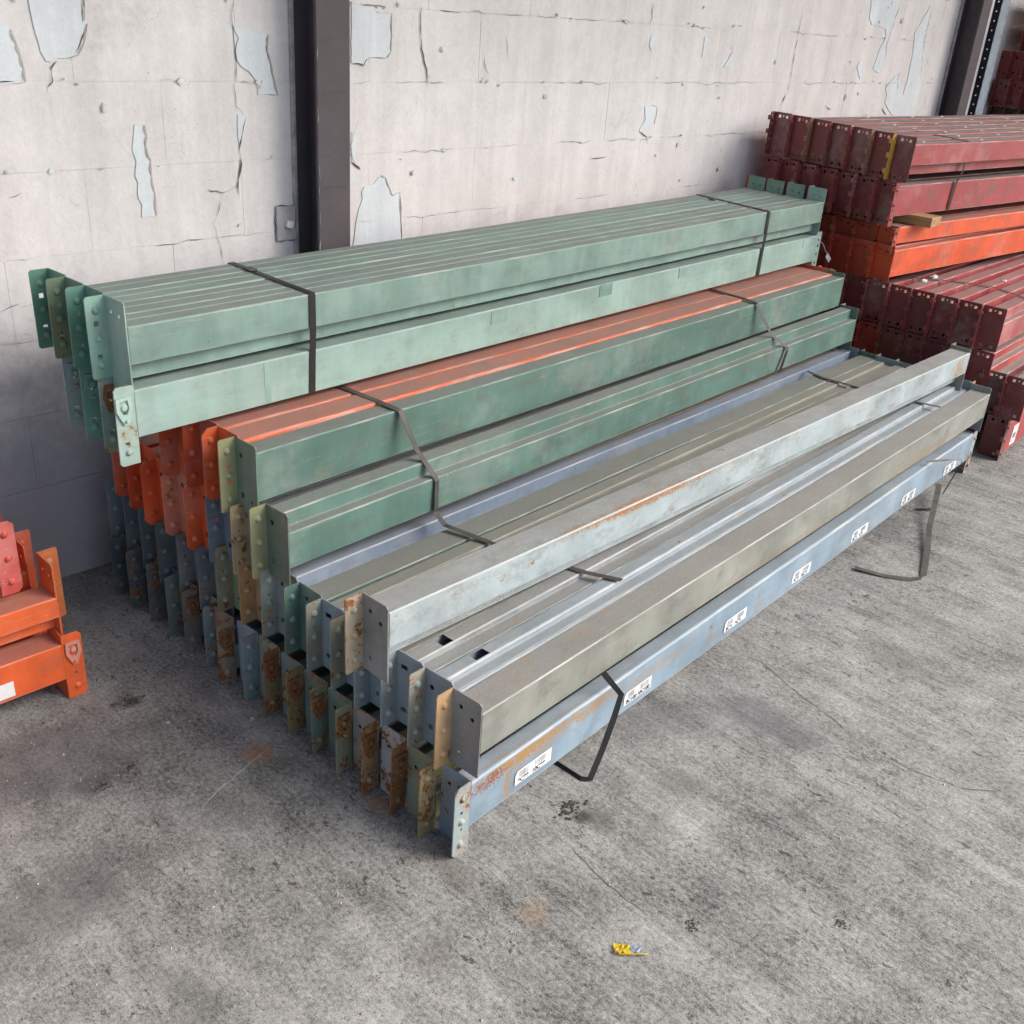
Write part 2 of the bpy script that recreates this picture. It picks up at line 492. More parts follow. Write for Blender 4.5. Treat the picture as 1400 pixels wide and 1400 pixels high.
def rivet(bm, c, r):
    rings = []
    for (k_, rr, yy) in ((0, r * 1.25, 0), (0, r * 1.2, -.0012), (0, r * .95, -.0014), (1, r * .9, -.0050), (2, r * .60, -.0068)):
        rings.append([bm.verts.new((c[0] + rr * math.cos(t * math.pi / 5), c[1] + yy, c[2] + rr * math.sin(t * math.pi / 5))) for t in range(10)])
    for a, b in zip(rings, rings[1:]):
        for i in range(10):
            bm.faces.new((a[i], a[(i + 1) % 10], b[(i + 1) % 10], b[i]))
    bm.faces.new(rings[-1])
def rivet_mesh():
    if 'rivet' not in _pm:
        bm = bmesh.new(); rivet(bm, (0, 0, 0), .0082)
        bmesh.ops.recalc_face_normals(bm, faces=bm.faces)
        for f in bm.faces: f.smooth = True
        _pm['rivet'] = to_mesh(bm, 'rivet', STEEL)
    return _pm['rivet']
def lock_mesh():
    if 'lock' not in _pm:
        bm = bmesh.new()
        # spring clip: tapering loop with a knob
        outer = [(-.019, .075), (.019, .075), (.021, .040), (.006, .004), (-.006, .004), (-.021, .040)]
        inner = [(-.011, .066), (.011, .066), (.012, .044), (.004, .030), (-.004, .030), (-.012, .044)]
        def ring(pts, y): return [bm.verts.new((x, y, z)) for x, z in pts]
        o0, o1, i0, i1 = ring(outer, 0), ring(outer, -.006), ring(inner, 0), ring(inner, -.006)
        n = 6
        for i in range(n):
            j = (i + 1) % n
            bm.faces.new((o1[i], o1[j], i1[j], i1[i])); bm.faces.new((o0[i], o0[j], o1[j], o1[i])); bm.faces.new((i1[i], i1[j], i0[j], i0[i]))
        rivet(bm, (0, -.001, .048), .009)
        rivet(bm, (0, -.006, .014), .0045)
        bmesh.ops.recalc_face_normals(bm, faces=bm.faces)
        _pm['lock'] = to_mesh(bm, 'safety_lock', STEEL)
    return _pm['lock']

# ---- beam tubes
def profile(kind, w, z0, z1):
    if kind == 'flat': p = [(0, z0), (w, z0), (w, z1), (0, z1)]
    elif kind == 'down':      # front face above, recessed strip below
        s = .047; p = [(.034, z0), (w, z0), (w, z1), (0, z1), (0, z0 + s), (.034, z0 + s)]
    elif kind == 'downg':
        s = .047; p = [(.034, z0), (w, z0), (w, z1), (.0565, z1), (.0550, z1 - .005), (.0515, z1 - .005), (.050, z1), (0, z1), (0, z0 + s), (.034, z0 + s)]
    elif kind == 'flatg':
        p = [(0, z0), (w, z0), (w, z1), (.0565, z1), (.0550, z1 - .005), (.0515, z1 - .005), (.050, z1), (0, z1)]
    elif kind == 'down2':
        s = .022; p = [(.020, z0), (w, z0), (w, z1), (0, z1), (0, z0 + s), (.020, z0 + s)]
    elif kind == 'up':        # ledge: recessed strip above, full face below
        s = .042; p = [(0, z0), (w, z0), (w, z1), (.034, z1), (.034, z1 - s), (0, z1 - s)]
    elif kind == 'back':      # ledge on the far side
        s = .040; p = [(0, z0), (w, z0), (w, z1 - s), (w - .034, z1 - s), (w - .034, z1), (0, z1)]
    elif kind == 'lip':       # shallow ribs on the top
        s = .012; p = [(0, z0), (w, z0), (w, z1), (.052, z1), (.048, z1 - s), (.034, z1 - s), (.030, z1), (0, z1)]
    elif kind == 'upm':
        s = .015; p = [(0, z0), (w, z0), (w, z1), (.042, z1), (.040, z1 - s), (0, z1 - s)]
    elif kind == 'upsm':
        s = .009; p = [(0, z0), (w, z0), (w, z1), (.040, z1), (.038, z1 - s), (0, z1 - s)]
    return p
def rounded(p, r, seg=3):
    out = []
    n = len(p)
    for i in range(n):
        a, b, c = Vector(p[i - 1]), Vector(p[i]), Vector(p[(i + 1) % n])
        u, v = (a - b), (c - b)
        rr = min(r, u.length * .4, v.length * .4)
        u.normalize(); v.normalize()
        P0, P1 = b + u * rr, b + v * rr
        for t in range(seg + 1):
            f = t / seg
            out.append(((1 - f) ** 2 * P0 + 2 * f * (1 - f) * b + f * f * P1))
    return out
def tube_mesh(kind, L, w=.086, z0=.055, z1=.19, r=.004, seedv=0, slots=(), smat=None):
    bm = bmesh.new()
    pp_ = profile(kind, w, z0, z1)
    pr = rounded(pp_, r)
    N = 22
    xs = [.0005 + (L - .001) * k_ / N for k_ in range(N + 1)]
    for (a, b, _y) in slots: xs = [v for v in xs if not (a - .03 < v < b + .03)] + [a, b]
    xs.sort()
    rings = []
    for x in xs:
        ring = []
        for q in pr:
            dy = (.0022 * mnoise.noise(Vector((x * .9, seedv, 1.0)))) + .0011 * mnoise.noise(Vector((x * 1.7 + seedv * 9.1, q[1] * 8, q[0] * 3)))
            dz = (.0018 * mnoise.noise(Vector((x * 1.1, seedv, 7.0)))) + .0009 * mnoise.noise(Vector((x * 1.3, seedv * 5.3 + q[0] * 6, 4.2)))
            ring.append(bm.verts.new((x, q[0] + dy, q[1] + dz)))
        rings.append(ring)
    n = len(pr)
    m_ = len(pp_)
    for k_, (a, b) in enumerate(zip(rings, rings[1:])):
        for i in range(n):
            mid = (pr[i] + pr[(i + 1) % n]) / 2
            long_ = (pr[i] - pr[(i + 1) % n]).length > .008
            if long_ and any(abs(xs[k_] - s0) < 1e-5 and s1 < mid.x < s2 and mid.y > z1 - .02 for (s0, _b, (s1, s2)) in slots): continue
            f = bm.faces.new((a[i], a[(i + 1) % n], b[(i + 1) % n], b[i]))
            # worn rim and painted highlight: pale colour on the rounding of convex corners
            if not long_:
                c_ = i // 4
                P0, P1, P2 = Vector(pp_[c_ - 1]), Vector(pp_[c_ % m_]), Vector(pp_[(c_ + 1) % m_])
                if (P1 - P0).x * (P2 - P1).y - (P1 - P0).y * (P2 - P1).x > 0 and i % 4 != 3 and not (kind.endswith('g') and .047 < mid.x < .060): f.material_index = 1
    bmesh.ops.recalc_face_normals(bm, faces=bm.faces)
    me = to_mesh(bm, 'box_section', smat or STEEL)
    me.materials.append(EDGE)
    return me

def beam(x, y, z, az, label, group, L=3.31, prof='flat', leg='back', col=(.3, .4, .5), pcol=None, fcol=None,
         rust=.1, frust=None, dust=.9, holes='a', fh='3', rivets=True, lock=0, lockcol=None, tz=(.055, .19), h=.205,
         w=.086, name='rack_beam', rnd=.0035, far=True, tilt=0, r=.004, near=True, seedv=None, end_detail=-1, pw=.092, fw=.050, slots=(), smat=None):
    if far and near: x += random.uniform(-.006, .006); az += random.uniform(-.08, .08)
    t = empty(name, (x, y, z), R_(az))
    t.rotation_euler = (R_(tilt), 0, R_(az))
    tag(t, label, 'rack beam', group)
    sv = seedv if seedv is not None else random.random() * 20
    pcol = pcol or col; fcol = fcol or pcol
    frust = rust if frust is None else frust
    me = tube_mesh(prof, L, w, tz[0], tz[1], r, sv, slots, smat)
    tb = mk('box_section', me, t, col, rust * .6, dust)
    for end in (-1, 1):
        if end == -1 and not near: continue
        if end == 1 and not far: continue
        px = 0 if end == -1 else L
        p = mk('end_plate', plate_mesh(holes, leg, end, h, pw), t, pcol, rust, dust * .45, loc=(px, 0, 0), rot=(R_(random.uniform(-.5, .5)), R_(random.uniform(-.5, .5)), 0))
        det = (end == end_detail)
        f = mk('hook_flange', flange_mesh(fh, leg, end, h, rivets=(not det) or not rivets, rnd=rnd, PW=pw, FW=fw), p, fcol, frust, dust * .5)
        if det and rivets:
            y0 = pw - PT if leg == 'back' else 0
            zs = (.035, .102, .170) if not lock else (.035,)
            for zz in zs:
                # the rivets sit on the flange; they hang under the plate so that the tree stays three deep
                mk('rivet', rivet_mesh(), p, tuple(min(1, c * 1.1) for c in fcol), frust * .9, dust * .4,
                   loc=(end * (PT + fw * .5), y0, zz * h / .205))
        if det and lock:
            y0 = pw - PT if leg == 'back' else 0
            mk('safety_lock', lock_mesh(), p, lockcol or fcol, lock, .2, loc=(end * (PT + FW * .5), y0, .105), rot=(0, R_(random.uniform(-6, 6)), 0))
    return t, tb

# palette (linear albedo)
MINT = (.205, .315, .275); PALE = (.275, .405, .36); GREEN = (.10, .20, .165); TEAL = (.09, .22, .19)
YG = (.30, .31, .14); GRN2 = (.20, .27, .17); OLIVE = (.23, .25, .20); BLUE = (.27, .40, .53); BLUE2 = (.20, .28, .36)
LAV = (.215, .275, .36); GREY = (.23, .245, .235); GREYB = (.22, .26, .28); ORG = (.62, .105, .028); PINKO = (.55, .20, .13)
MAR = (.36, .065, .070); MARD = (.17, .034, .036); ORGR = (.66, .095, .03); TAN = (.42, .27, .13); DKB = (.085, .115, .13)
BRW = (.12, .07, .045)

G0 = 'beams in the middle stack'
ORD = ['front', 'second', 'third', 'fourth', 'fifth', 'sixth', 'seventh', 'eighth', 'ninth', 'tenth', 'eleventh', 'twelfth', 'thirteenth', 'fourteenth', 'fifteenth', 'sixteenth', 'seventeenth']
def place(i): return 'frontmost' if i == 0 else ORD[i] + ' from the front'
XP = lambda y: 1.315 - .030 * (y - 1.28)

# layer 0 (on the ground)
row0 = [ # y, colour, plate, flange, rust, lock, lockcol, adjective
 (1.280, (.225, .31, .385), (.19, .255, .32), (.29, .355, .36), .46, 0, None, 'light blue beam with white barcode stickers'),
 (1.383, YG, (.16, .20, .14), (.24, .235, .13), .50, 0, None, 'olive green beam with orange rusty hook flange'),
 (1.486, GREY, (.36, .38, .40), BRW, .62, .9, BRW, 'beam with white plate and flaking rusted lock'),
 (1.590, GREY, (.27, .28, .28), (.24, .17, .09), .60, .9, BRW, 'grey beam with thickly rusted brown lock'),
 (1.692, GREEN, (.12, .185, .155), (.20, .22, .12), .42, .5, (.34, .24, .08), 'green beam with ochre coloured lock'),
 (1.796, TEAL, (.13, .20, .17), (.13, .18, .155), .42, .7, (.20, .09, .07), 'teal beam with reddish brown lock'),
 (1.900, GRN2, (.15, .24, .23), (.18, .17, .09), .58, .8, (.13, .06, .045), 'greenish beam with dark rusty lock'),
 (2.008, OLIVE, (.17, .26, .22), (.19, .17, .10), .58, .8, (.13, .08, .045), 'olive beam with brown rusty lock'),
 (2.106, BLUE2, (.24, .34, .42), (.19, .26, .29), .32, 0, None, 'blue beam with tan rust at its foot'),
 (2.210, GREYB, (.20, .15, .11), (.24, .20, .17), .50, .7, (.19, .16, .13), 'mauve grey beam with a rusty lock'),
 (2.313, GREYB, (.21, .29, .31), (.17, .24, .25), .42, 0, None, 'pale blue green beam with streaks of red rust'),
 (2.420, GREY, (.13, .12, .11), (.15, .15, .145), .40, .6, (.15, .13, .115), 'dark grey beam with an open lock'),
 (2.522, GREYB, (.13, .17, .16), (.15, .19, .18), .32, 0, None, 'grey green beam with pale blistered paint'),
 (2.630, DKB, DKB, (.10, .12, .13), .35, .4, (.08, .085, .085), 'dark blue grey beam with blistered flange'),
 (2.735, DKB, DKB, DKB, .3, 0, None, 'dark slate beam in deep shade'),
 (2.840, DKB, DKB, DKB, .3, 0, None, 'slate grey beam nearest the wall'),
]
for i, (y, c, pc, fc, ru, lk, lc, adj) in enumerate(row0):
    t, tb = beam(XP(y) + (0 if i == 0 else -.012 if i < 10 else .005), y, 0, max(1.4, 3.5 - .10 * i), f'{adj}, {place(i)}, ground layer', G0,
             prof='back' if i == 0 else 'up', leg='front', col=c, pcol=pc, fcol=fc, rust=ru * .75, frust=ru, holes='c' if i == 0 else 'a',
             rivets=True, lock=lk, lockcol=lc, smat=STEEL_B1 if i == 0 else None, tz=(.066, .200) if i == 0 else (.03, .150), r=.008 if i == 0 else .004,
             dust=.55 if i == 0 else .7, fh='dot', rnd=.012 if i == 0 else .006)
    if i == 0: B1 = t; tb['rust'] = .12

# layer 1
row1 = [ # y_front, z, prof, colour, plate, flange, rust, adjective
 (1.273, .212, 'down2', (.225, .24, .215), (.215, .222, .22), (.42, .27, .13), .34, 'dusty olive grey beam with orange rusty flange'),
 (1.370, .215, 'upm', (.25, .31, .355), (.20, .25, .30), (.28, .31, .26), .26, 'blue grey beam with a rounded shiny edge'),
 (1.468, .215, 'upm', (.23, .26, .27), (.22, .28, .32), (.26, .32, .32), .16, 'grey beam with a square slot in its top'),
 (1.566, .213, 'upsm', OLIVE, (.24, .31, .36), (.25, .31, .31), .16, 'olive grey beam under the loose grey beam'),
 (1.664, .215, 'upsm', OLIVE, (.24, .31, .37), (.23, .25, .20), .30, 'olive beam with yellowed ends on its flange'),
 (1.764, .215, 'upsm', OLIVE, (.25, .32, .38), (.24, .27, .24), .26, 'grey olive beam with tan top to its flange'),
 (1.864, .215, 'flat', (.13, .19, .165), (.10, .18, .155), (.095, .18, .155), .22, 'teal ended beam with one pale rivet'),
 (1.962, .222, 'up', LAV, (.23, .28, .29), (.24, .28, .25), .20, 'lavender blue beam at the foot of the green ones'),
 (2.062, .215, 'flat', TAN, TAN, (.42, .25, .11), .36, 'beam with ochre orange flange'),
 (2.162, .210, 'flat', OLIVE, GRN2, (.20, .22, .16), .34, 'mossy olive beam'),
 (2.268, .165, 'flat', GREYB, (.15, .19, .22), (.15, .18, .20), .2, 'slate blue beam'),
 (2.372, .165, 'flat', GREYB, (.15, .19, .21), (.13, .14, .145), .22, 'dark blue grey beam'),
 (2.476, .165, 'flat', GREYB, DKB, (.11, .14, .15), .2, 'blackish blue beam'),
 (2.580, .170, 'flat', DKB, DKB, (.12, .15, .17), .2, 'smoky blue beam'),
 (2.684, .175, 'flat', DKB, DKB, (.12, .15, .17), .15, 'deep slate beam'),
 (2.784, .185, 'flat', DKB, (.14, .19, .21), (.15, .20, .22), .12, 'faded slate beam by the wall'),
]
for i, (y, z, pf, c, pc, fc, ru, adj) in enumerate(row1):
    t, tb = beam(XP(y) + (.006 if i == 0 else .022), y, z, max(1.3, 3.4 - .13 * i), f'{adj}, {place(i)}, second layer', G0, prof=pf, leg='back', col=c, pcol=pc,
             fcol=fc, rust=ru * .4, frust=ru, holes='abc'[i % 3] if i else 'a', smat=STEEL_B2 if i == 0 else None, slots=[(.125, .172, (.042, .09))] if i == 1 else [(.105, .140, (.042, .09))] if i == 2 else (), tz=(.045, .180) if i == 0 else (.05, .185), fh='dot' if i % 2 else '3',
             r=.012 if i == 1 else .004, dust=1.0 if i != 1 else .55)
    if i == 7: tb['dust'] = .5
    if i == 1: tb['dust'] = .55

# layer 2
row2 = [
 (1.961, .413, 'up', (.105, .195, .165), (.13, .18, .14), (.24, .25, .14), .16, 'green step beam with yellow green flange'),
 (2.062, .378, 'flat', GREYB, (.25, .28, .32), (.43, .33, .20), .34, 'beam with peach coloured flange'),
 (2.168, .372, 'flat', GREYB, (.15, .19, .23), (.13, .175, .22), .05, 'slate blue beam with orange dots on its flange'),
 (2.278, .362, 'flat', ORG, ORG, ORG, .10, 'bright orange beam'),
 (2.388, .362, 'flat', PINKO, PINKO, PINKO, .22, 'faded pinkish orange beam'),
 (2.485, .362, 'flat', ORG, ORG, (.58, .085, .025), .05, 'deep orange beam'),
 (2.580, .372, 'flat', ORG, ORG, (.52, .075, .022), .08, 'dark orange beam'),
 (2.676, .378, 'flat', ORG, ORG, (.55, .09, .025), .12, 'scuffed orange beam next to the wall'),
]
for i, (y, z, pf, c, pc, fc, ru, adj) in enumerate(row2):
    t, tb = beam(XP(y) + (.006 if i < 3 else .0), y, z, max(1.3, 3.2 - .2 * i), f'{adj}, {place(i)}, third layer', G0, prof=pf, leg='back', col=c, pcol=pc,
             fcol=fc, rust=ru * .5, frust=ru, holes='b', tz=(.05, .195) if i == 0 else (.05, .185), fh='dot' if i in (1, 4) else '3', rnd=.016 if i > 2 else .005, w=.088)
    if i == 2:
        for zz in (.128, .096):
            bm = bmesh.new(); rivet(bm, (0, 0, 0), .005)
            mk('orange_dot', to_mesh(bm, 'orange_dot', plain('orange_dot_paint', (.5, .16, .05), .6)), t, loc=(-(PT + FW * .45), PW - PT - .0005, zz), scale=(1, .2, 1))

# layer 3
row3 = [
 (2.085, .557, 'flat', (.10, .185, .155), (.145, .205, .16), (.27, .275, .15), .14, 'green beam with pale yellow green flange'),
 (2.160, .562, 'flat', ORG, ORG, ORG, .06, 'orange beam with rounded flange beside the green one'),
 (2.262, .560, 'flat', ORG, (.5, .08, .025), (.46, .07, .025), .05, 'shaded orange beam with long dusty top'),
 (2.366, .560, 'flat', ORG, (.5, .08, .025), (.46, .07, .025), .06, 'orange beam tucked under the mint bundle'),
]
for i, (y, z, pf, c, pc, fc, ru, adj) in enumerate(row3):
    t, tb = beam(XP(y) + (0 if i else .0), y, z, (2.7, 2.4, 2.2, 2.0)[i], f'{adj}, {place(i)}, fourth layer', G0, prof=pf, leg='back', col=c, pcol=pc,
             fcol=fc, rust=ru * .5, frust=ru, holes='b' if i == 0 else 'n', tz=(.05, .188), rnd=.016 if i else .004, w=.066 if i == 0 else .097, r=.004 if i == 0 else .010, dust=.85)
    if i == 0:
        for zz in (.128, .084):
            bm = bmesh.new(); rivet(bm, (0, 0, 0), .005)
            mk('orange_dot', to_mesh(bm, 'orange_dot', plain('orange_dot_paint', (.5, .10, .03), .6)), t, loc=(-(PT + FW * .45), PW - PT - .0005, zz), scale=(1, .2, 1))

MARKS = [(1.275, 1.355, .842, .888, (.20, .33, .27)), (1.86, 1.935, .850, .893, (.19, .32, .265)), (2.385, 2.47, .848, .888, (.24, .34, .32)),
         (.378, .398, .776, .892, (.25, .38, .33)), (3.44, 3.50, .855, .888, (.33, .45, .41))]
# mint bundle on top: lower and upper layer
G1 = 'mint green beams strapped on top'
for i in range(4):
    y = 2.280 + .100 * i
    cc = PALE if i == 0 else (MINT if i != 1 else (.20, .30, .26))
    beam(1.086 + .002 * i, y, .706, 2.7 + .1 * i, ('pale mint beam with big flat side' if i == 0 else ('mint beam with dark brown rusty lock' if i == 1 else ('deep green beam with a closed lock' if i == 2 else 'blue grey beam with a lock near the wall'))) + f', {place(i)}, lower bundle layer',
         G1, L=3.57, prof='flat', leg='front', col=cc, pcol=(.26, .42, .36), fcol=((.31, .42, .375), (.20, .28, .26), (.13, .26, .21), (.20, .29, .31))[i], rust=.02,
         frust=(.16, .2, .05, .12)[i], holes='n', rivets=True, lock=(.05, .95, .05, .3)[i], lockcol=((.40, .55, .48), (.06, .035, .03), (.14, .27, .22), (.2, .28, .28))[i],
         tz=(.066, .190), fh='sq', dust=.5, rnd=.007)
for i in range(4):
    y = 2.280 + .100 * i
    beam(1.084 - .003 * i, y, .908, 2.7 + .15 * i, ('mint green beam with a cut corner end plate', 'green beam with a red stain in its square hole', 'green beam with ochre brown patch on its flange', 'dark green beam with two white squares on its flange')[i] + f', {place(i)}, top layer',
         G1, L=3.57, w=.096, prof='downg', leg='back', col=(MINT, MINT, (.22, .37, .31), MINT)[i], pcol=((.24, .38, .33), (.16, .29, .24), (.15, .25, .2), (.15, .29, .23))[i],
         fcol=((.19, .36, .29), (.10, .23, .18), (.13, .20, .13), (.09, .22, .165))[i], rust=.03, frust=(.02, .04, .2, .02)[i], holes='n', fh='sq', tz=(.004, .146), dust=.62, rnd=.005)

for o in [o_ for o_ in COL.objects if o_.get('label', '').startswith('pale mint beam')]:
    for (u0, u1, za, zb, c_) in MARKS:
        bmk = mk('label_residue', box_mesh('label_residue', u0, u1, -.0016, -.0002, za - .706, zb - .706, mat=STEEL), o, c_, .02, .3)
# loose beam lying on top
LB, LBt = beam(1.264, 1.516, .372, 1.0, 'loose pale grey beam lying slanted across the top of the middle stack', G0, prof='down', leg='back', col=(.36, .43, .45), pcol=(.21, .215, .21), fcol=(.34, .29, .21),
     rust=.12, frust=.40, holes='a', tz=(.048, .190), dust=1.0, smat=STEEL_LB)
LBt['rust'] = .10
# an orange beam behind the mint bundle whose far plate shows
beam(2.3, 2.70, .90, 3.0, 'red orange beam behind the mint bundle with only its end plate showing', G0, L=2.40, prof='flat', leg='back', col=ORG, pcol=(.40, .05, .02), holes='n', tz=(.03, .12), near=False, w=.06, dust=.9)

# ------------------------------------------------------------------ red stacks on the right
G2 = 'maroon and orange beams in the right stack'
def rb(x, y, z, az, label, **kw):
    d_ = dict(L=3.0, prof='up', leg='back', col=MAR, pcol=MARD, rust=.04, holes='r', fh='rs', rivets=False, dust=1.25, tz=(.03, .172), w=.098, h=.203, pw=.106, fw=.030, rnd=.003, r=.005)
    d_.update(kw)
    return beam(x, y, z, az, label, G2, **d_)
def nm(k_, n): return ('rightmost' if k_ == 0 else ORD[k_] + ' from the right')
# ground layer
rb(4.95, 1.443, 0, 3.2, 'maroon beam with white sticker standing at the right corner on the ground', leg='front', prof='flat', L=3.0, tz=(.03, .19))
rb(4.95, 1.405, .205, 3.4, 'maroon beam on the second layer at the right edge of the photo', L=3.0, prof='flat')
rb(4.953, 1.515, .203, 3.0, 'dark maroon beam in shade beside the blue stack end, second layer', L=3.0, col=(.2, .04, .045), pcol=(.10, .024, .026))
for k_ in range(5):
    rb(4.965, 1.625 + .112 * k_, .08, 2.6 - .4 * k_, f'maroon beam low behind the grey beams, {nm(k_, 5)}', L=2.9, prof='flat', far=False)
cols3 = [((.36, .05, .05), (.20, .036, .036), .03, 'brown red'), (MAR, (.14, .03, .032), .05, 'maroon'), (MAR, (.16, .03, .035), .06, 'plum red'), (MAR, (.17, .035, .035), .1, 'dull maroon'),
         (MAR, (.20, .055, .035), .18, 'brownish red'), ((.5, .07, .03), (.36, .05, .035), .05, 'bright red'), (MAR, (.16, .03, .03), .2, 'rust edged maroon')]
for k_, (c, pc, ru, ad) in enumerate(cols3):
    rb(4.935 - .004 * k_, 1.592 + .112 * k_, .285, 3.2 - .5 * k_, f'{ad} beam under the wide maroon row, {nm(k_, 7)}', col=c, pcol=pc, rust=ru, frust=ru * 1.5, prof='up', far=False)
for k_ in range(7):
    pc = [(.18, .036, .038), (.17, .034, .036), (.18, .034, .037), (.165, .033, .036), (.19, .036, .038), (.17, .032, .034), (.14, .028, .032)][k_]
    rb(4.932 - .005 * k_, 1.590 + .113 * k_, .495, 3.4 - .5 * k_, f'maroon beam in the wide row below the orange ones, {nm(k_, 7)}', pcol=pc, fcol=tuple(v * 1.35 for v in pc), prof='up', tz=(.025, .175), far=False, frust=.12, dust=.8, rust=.03)
for k_ in range(4):
    rb(4.905 - .004 * k_, 2.165 + .112 * k_, .703, -4.5, f'orange beam in the lower orange layer, {nm(k_, 4)}', col=ORGR, pcol=((.50, .07, .022), (.34, .045, .02), (.30, .038, .018), (.27, .034, .017))[k_], holes='n', prof='upsm', tz=(.02, .160), h=.172, far=False, dust=.75)
for k_ in range(4):
    rb(4.925 - .004 * k_, 2.178 + .112 * k_, .832, -5.9, f'orange beam in the upper orange layer, {nm(k_, 4)}', col=ORGR, pcol=((.40, .055, .02), (.28, .04, .018), (.26, .036, .018), (.24, .034, .018))[k_], holes='n', leg='front' if k_ == 0 else 'back', prof='flat', tz=(.048, .128), h=.125, far=False, dust=.9)
for k_ in range(7):
    pc = [(.155, .03, .032), (.17, .034, .036), (.18, .036, .038), (.19, .038, .04), (.2, .042, .044), (.20, .042, .044), (.20, .042, .044)][k_]
    rb(4.903 - .004 * k_, 2.212 + .106 * k_, .960 + .004 * k_, -5.8, f'maroon beam in the second highest layer, {nm(k_, 7)}', pcol=pc, fcol=(MAR if k_ == 0 else tuple(v * 1.3 for v in pc)), leg='front', prof='flat', tz=(.045, .188), far=False)
for k_ in range(7):
    pc = [(.155, .032, .035), (.165, .034, .037), (.17, .034, .036), (.165, .033, .034), (.185, .037, .038), (.19, .038, .04), (.17, .034, .036)][k_]
    rb(4.900 - .004 * k_, 2.182 + .108 * k_, 1.166 + .005 * k_, -6.2 + .1 * k_, ('maroon beam with yellow hook flange' if k_ == 0 else 'maroon beam with bright punched holes') + f', top layer, {nm(k_, 7)}', pcol=pc,
       fcol=((.55, .30, .04) if k_ == 0 else (.27, .14, .08) if k_ in (1, 4) else tuple(v * 1.35 for v in pc)), prof='downg', tz=(.03, .172), far=False, frust=.12)

for o in [o_ for o_ in COL.objects if o_.get('label', '').endswith('from the right') or o_.get('label', '').endswith('rightmost')]:
    if 'top layer' in o['label'] or 'very top' in o['label']:
        for q in range(5):
            mk('weld_bead', box_mesh('weld_bead', -.012, .012, -.004, .004, -.001, .0025, mat=M_WHITE, bev=.001) if 'wb' not in _pm else _pm['wb'], o, loc=(.22 + .46 * q + random.uniform(-.08, .08), .0533, .172))
# small third stack far behind, by the far column
G3 = 'maroon beams in the far stack'
for (r_, z, n0, n, c) in ((0, 1.02, 0, 4, (.13, .07, .055)), (1, 1.38, 0, 5, (.26, .045, .045)), (2, 1.555, 0, 5, (.26, .045, .045)), (3, 1.735, 1, 4, (.26, .045, .045)), (4, 1.915, 1, 4, (.25, .043, .043)), (5, 1.20, 0, 4, (.14, .07, .055))):
    for k_ in range(n):
        yy = 2.935 - .098 * (k_ + n0) + (.04 if r_ == 2 else 0)
        lay = {0: 'lowest', 5: 'second', 1: 'third', 2: 'fourth', 3: 'fifth', 4: 'top'}[r_]
        t, tb = beam(7.86 + .01 * r_, yy, z, -1, f'{"brownish" if r_ in (0, 5) else "maroon"} beam of the far stack, {lay} visible layer, {"nearest" if k_ == 0 else ORD[k_] + " from"} the wall', G3, L=2.6,
             prof='flat', leg='back', col=c, pcol=c, holes='a' if r_ % 2 else 'b', rivets=False, rust=.08, dust=.6, far=False, h=.175, tz=(.03, .15))

# ------------------------------------------------------------------ left stack
G4 = 'orange beams in the left stack'
beam(.872 - 3.3, 2.432, -.0, -.3, 'bright orange beam with lock and white sticker, ground layer of the left stack', G4, L=3.3, prof='flat', leg='front', col=(.70, .115, .03), rust=.12, dust=.75, holes='n', fh='dot', lock=.12, lockcol=(.60, .20, .13), tz=(.066, .178), end_detail=1, near=False, rnd=.01)
beam(.880 - 3.3, 2.425, .200, 0, 'orange step beam with chipped end plate, second layer of the left stack', G4, L=3.3, prof='down', leg='back', col=(.70, .125, .035), fcol=(.50, .15, .05), rust=.22, dust=.7, holes='n', tz=(.010, .118), end_detail=1, near=False, h=.215, rnd=.004)
beam(.760 - 3.3, 2.455, .352, 0, 'pinkish red beam with three rivets on top of the left stack', G4, L=3.3, prof='flat', leg='front', col=(.50, .07, .055), rust=.08, dust=.6, holes='n', tz=(.03, .15), end_detail=1, near=False, rnd=.012)
beam(.875 - 3.3, 2.545, .0, 0, 'orange beam behind the front one, ground layer of the left stack', G4, L=3.3, prof='flat', leg='front', col=(.60, .10, .03), rust=.15, dust=.9, holes='n', tz=(.066, .178), end_detail=1, near=False)
beam(.862 - 3.3, 2.555, .215, 0, 'orange beam with dusty top behind the chipped one in the left stack', G4, L=3.3, prof='flat', leg='back', col=(.60, .10, .03), rust=.12, dust=.9, holes='n', tz=(.03, .13), end_detail=1, near=False)
beam(.800 - 3.3, 2.570, .370, 0, 'orange red beam behind the pinkish one at the left edge', G4, L=3.3, prof='flat', leg='back', col=(.62, .09, .03), rust=.1, dust=.7, holes='n', tz=(.03, .15), end_detail=1, near=False)

# ------------------------------------------------------------------ stickers
def label_mesh(w, h, cut=.008):
    bm = bmesh.new()
    pts = [(0, 0), (w, 0), (w, h), (cut, h), (0, h - cut * 1.3)]
    f = [bm.verts.new((a, -.0006, b)) for a, b in pts]
    g = [bm.verts.new((a, 0.0002, b)) for a, b in pts]
    bm.faces.new(f)
    for i in range(5):
        bm.faces.new((f[i], f[(i + 1) % 5], g[(i + 1) % 5], g[i]))
    bmesh.ops.recalc_face_normals(bm, faces=bm.faces)
    return to_mesh(bm, 'sticker', M_WHITE)
def barcode(parent, x0, w, z0, h, seed):
    rng = random.Random(seed)
    bm = bmesh.new(); x = x0
    while x < x0 + w:
        bw = rng.choice((.0008, .0012, .0018))
        add_box(bm, x, min(x + bw, x0 + w), -.0010, -.0004, z0, z0 + h)
        x += bw + rng.choice((.0012, .0018, .0026))
    mk('barcode', to_mesh(bm, 'barcode', M_BAR), parent)
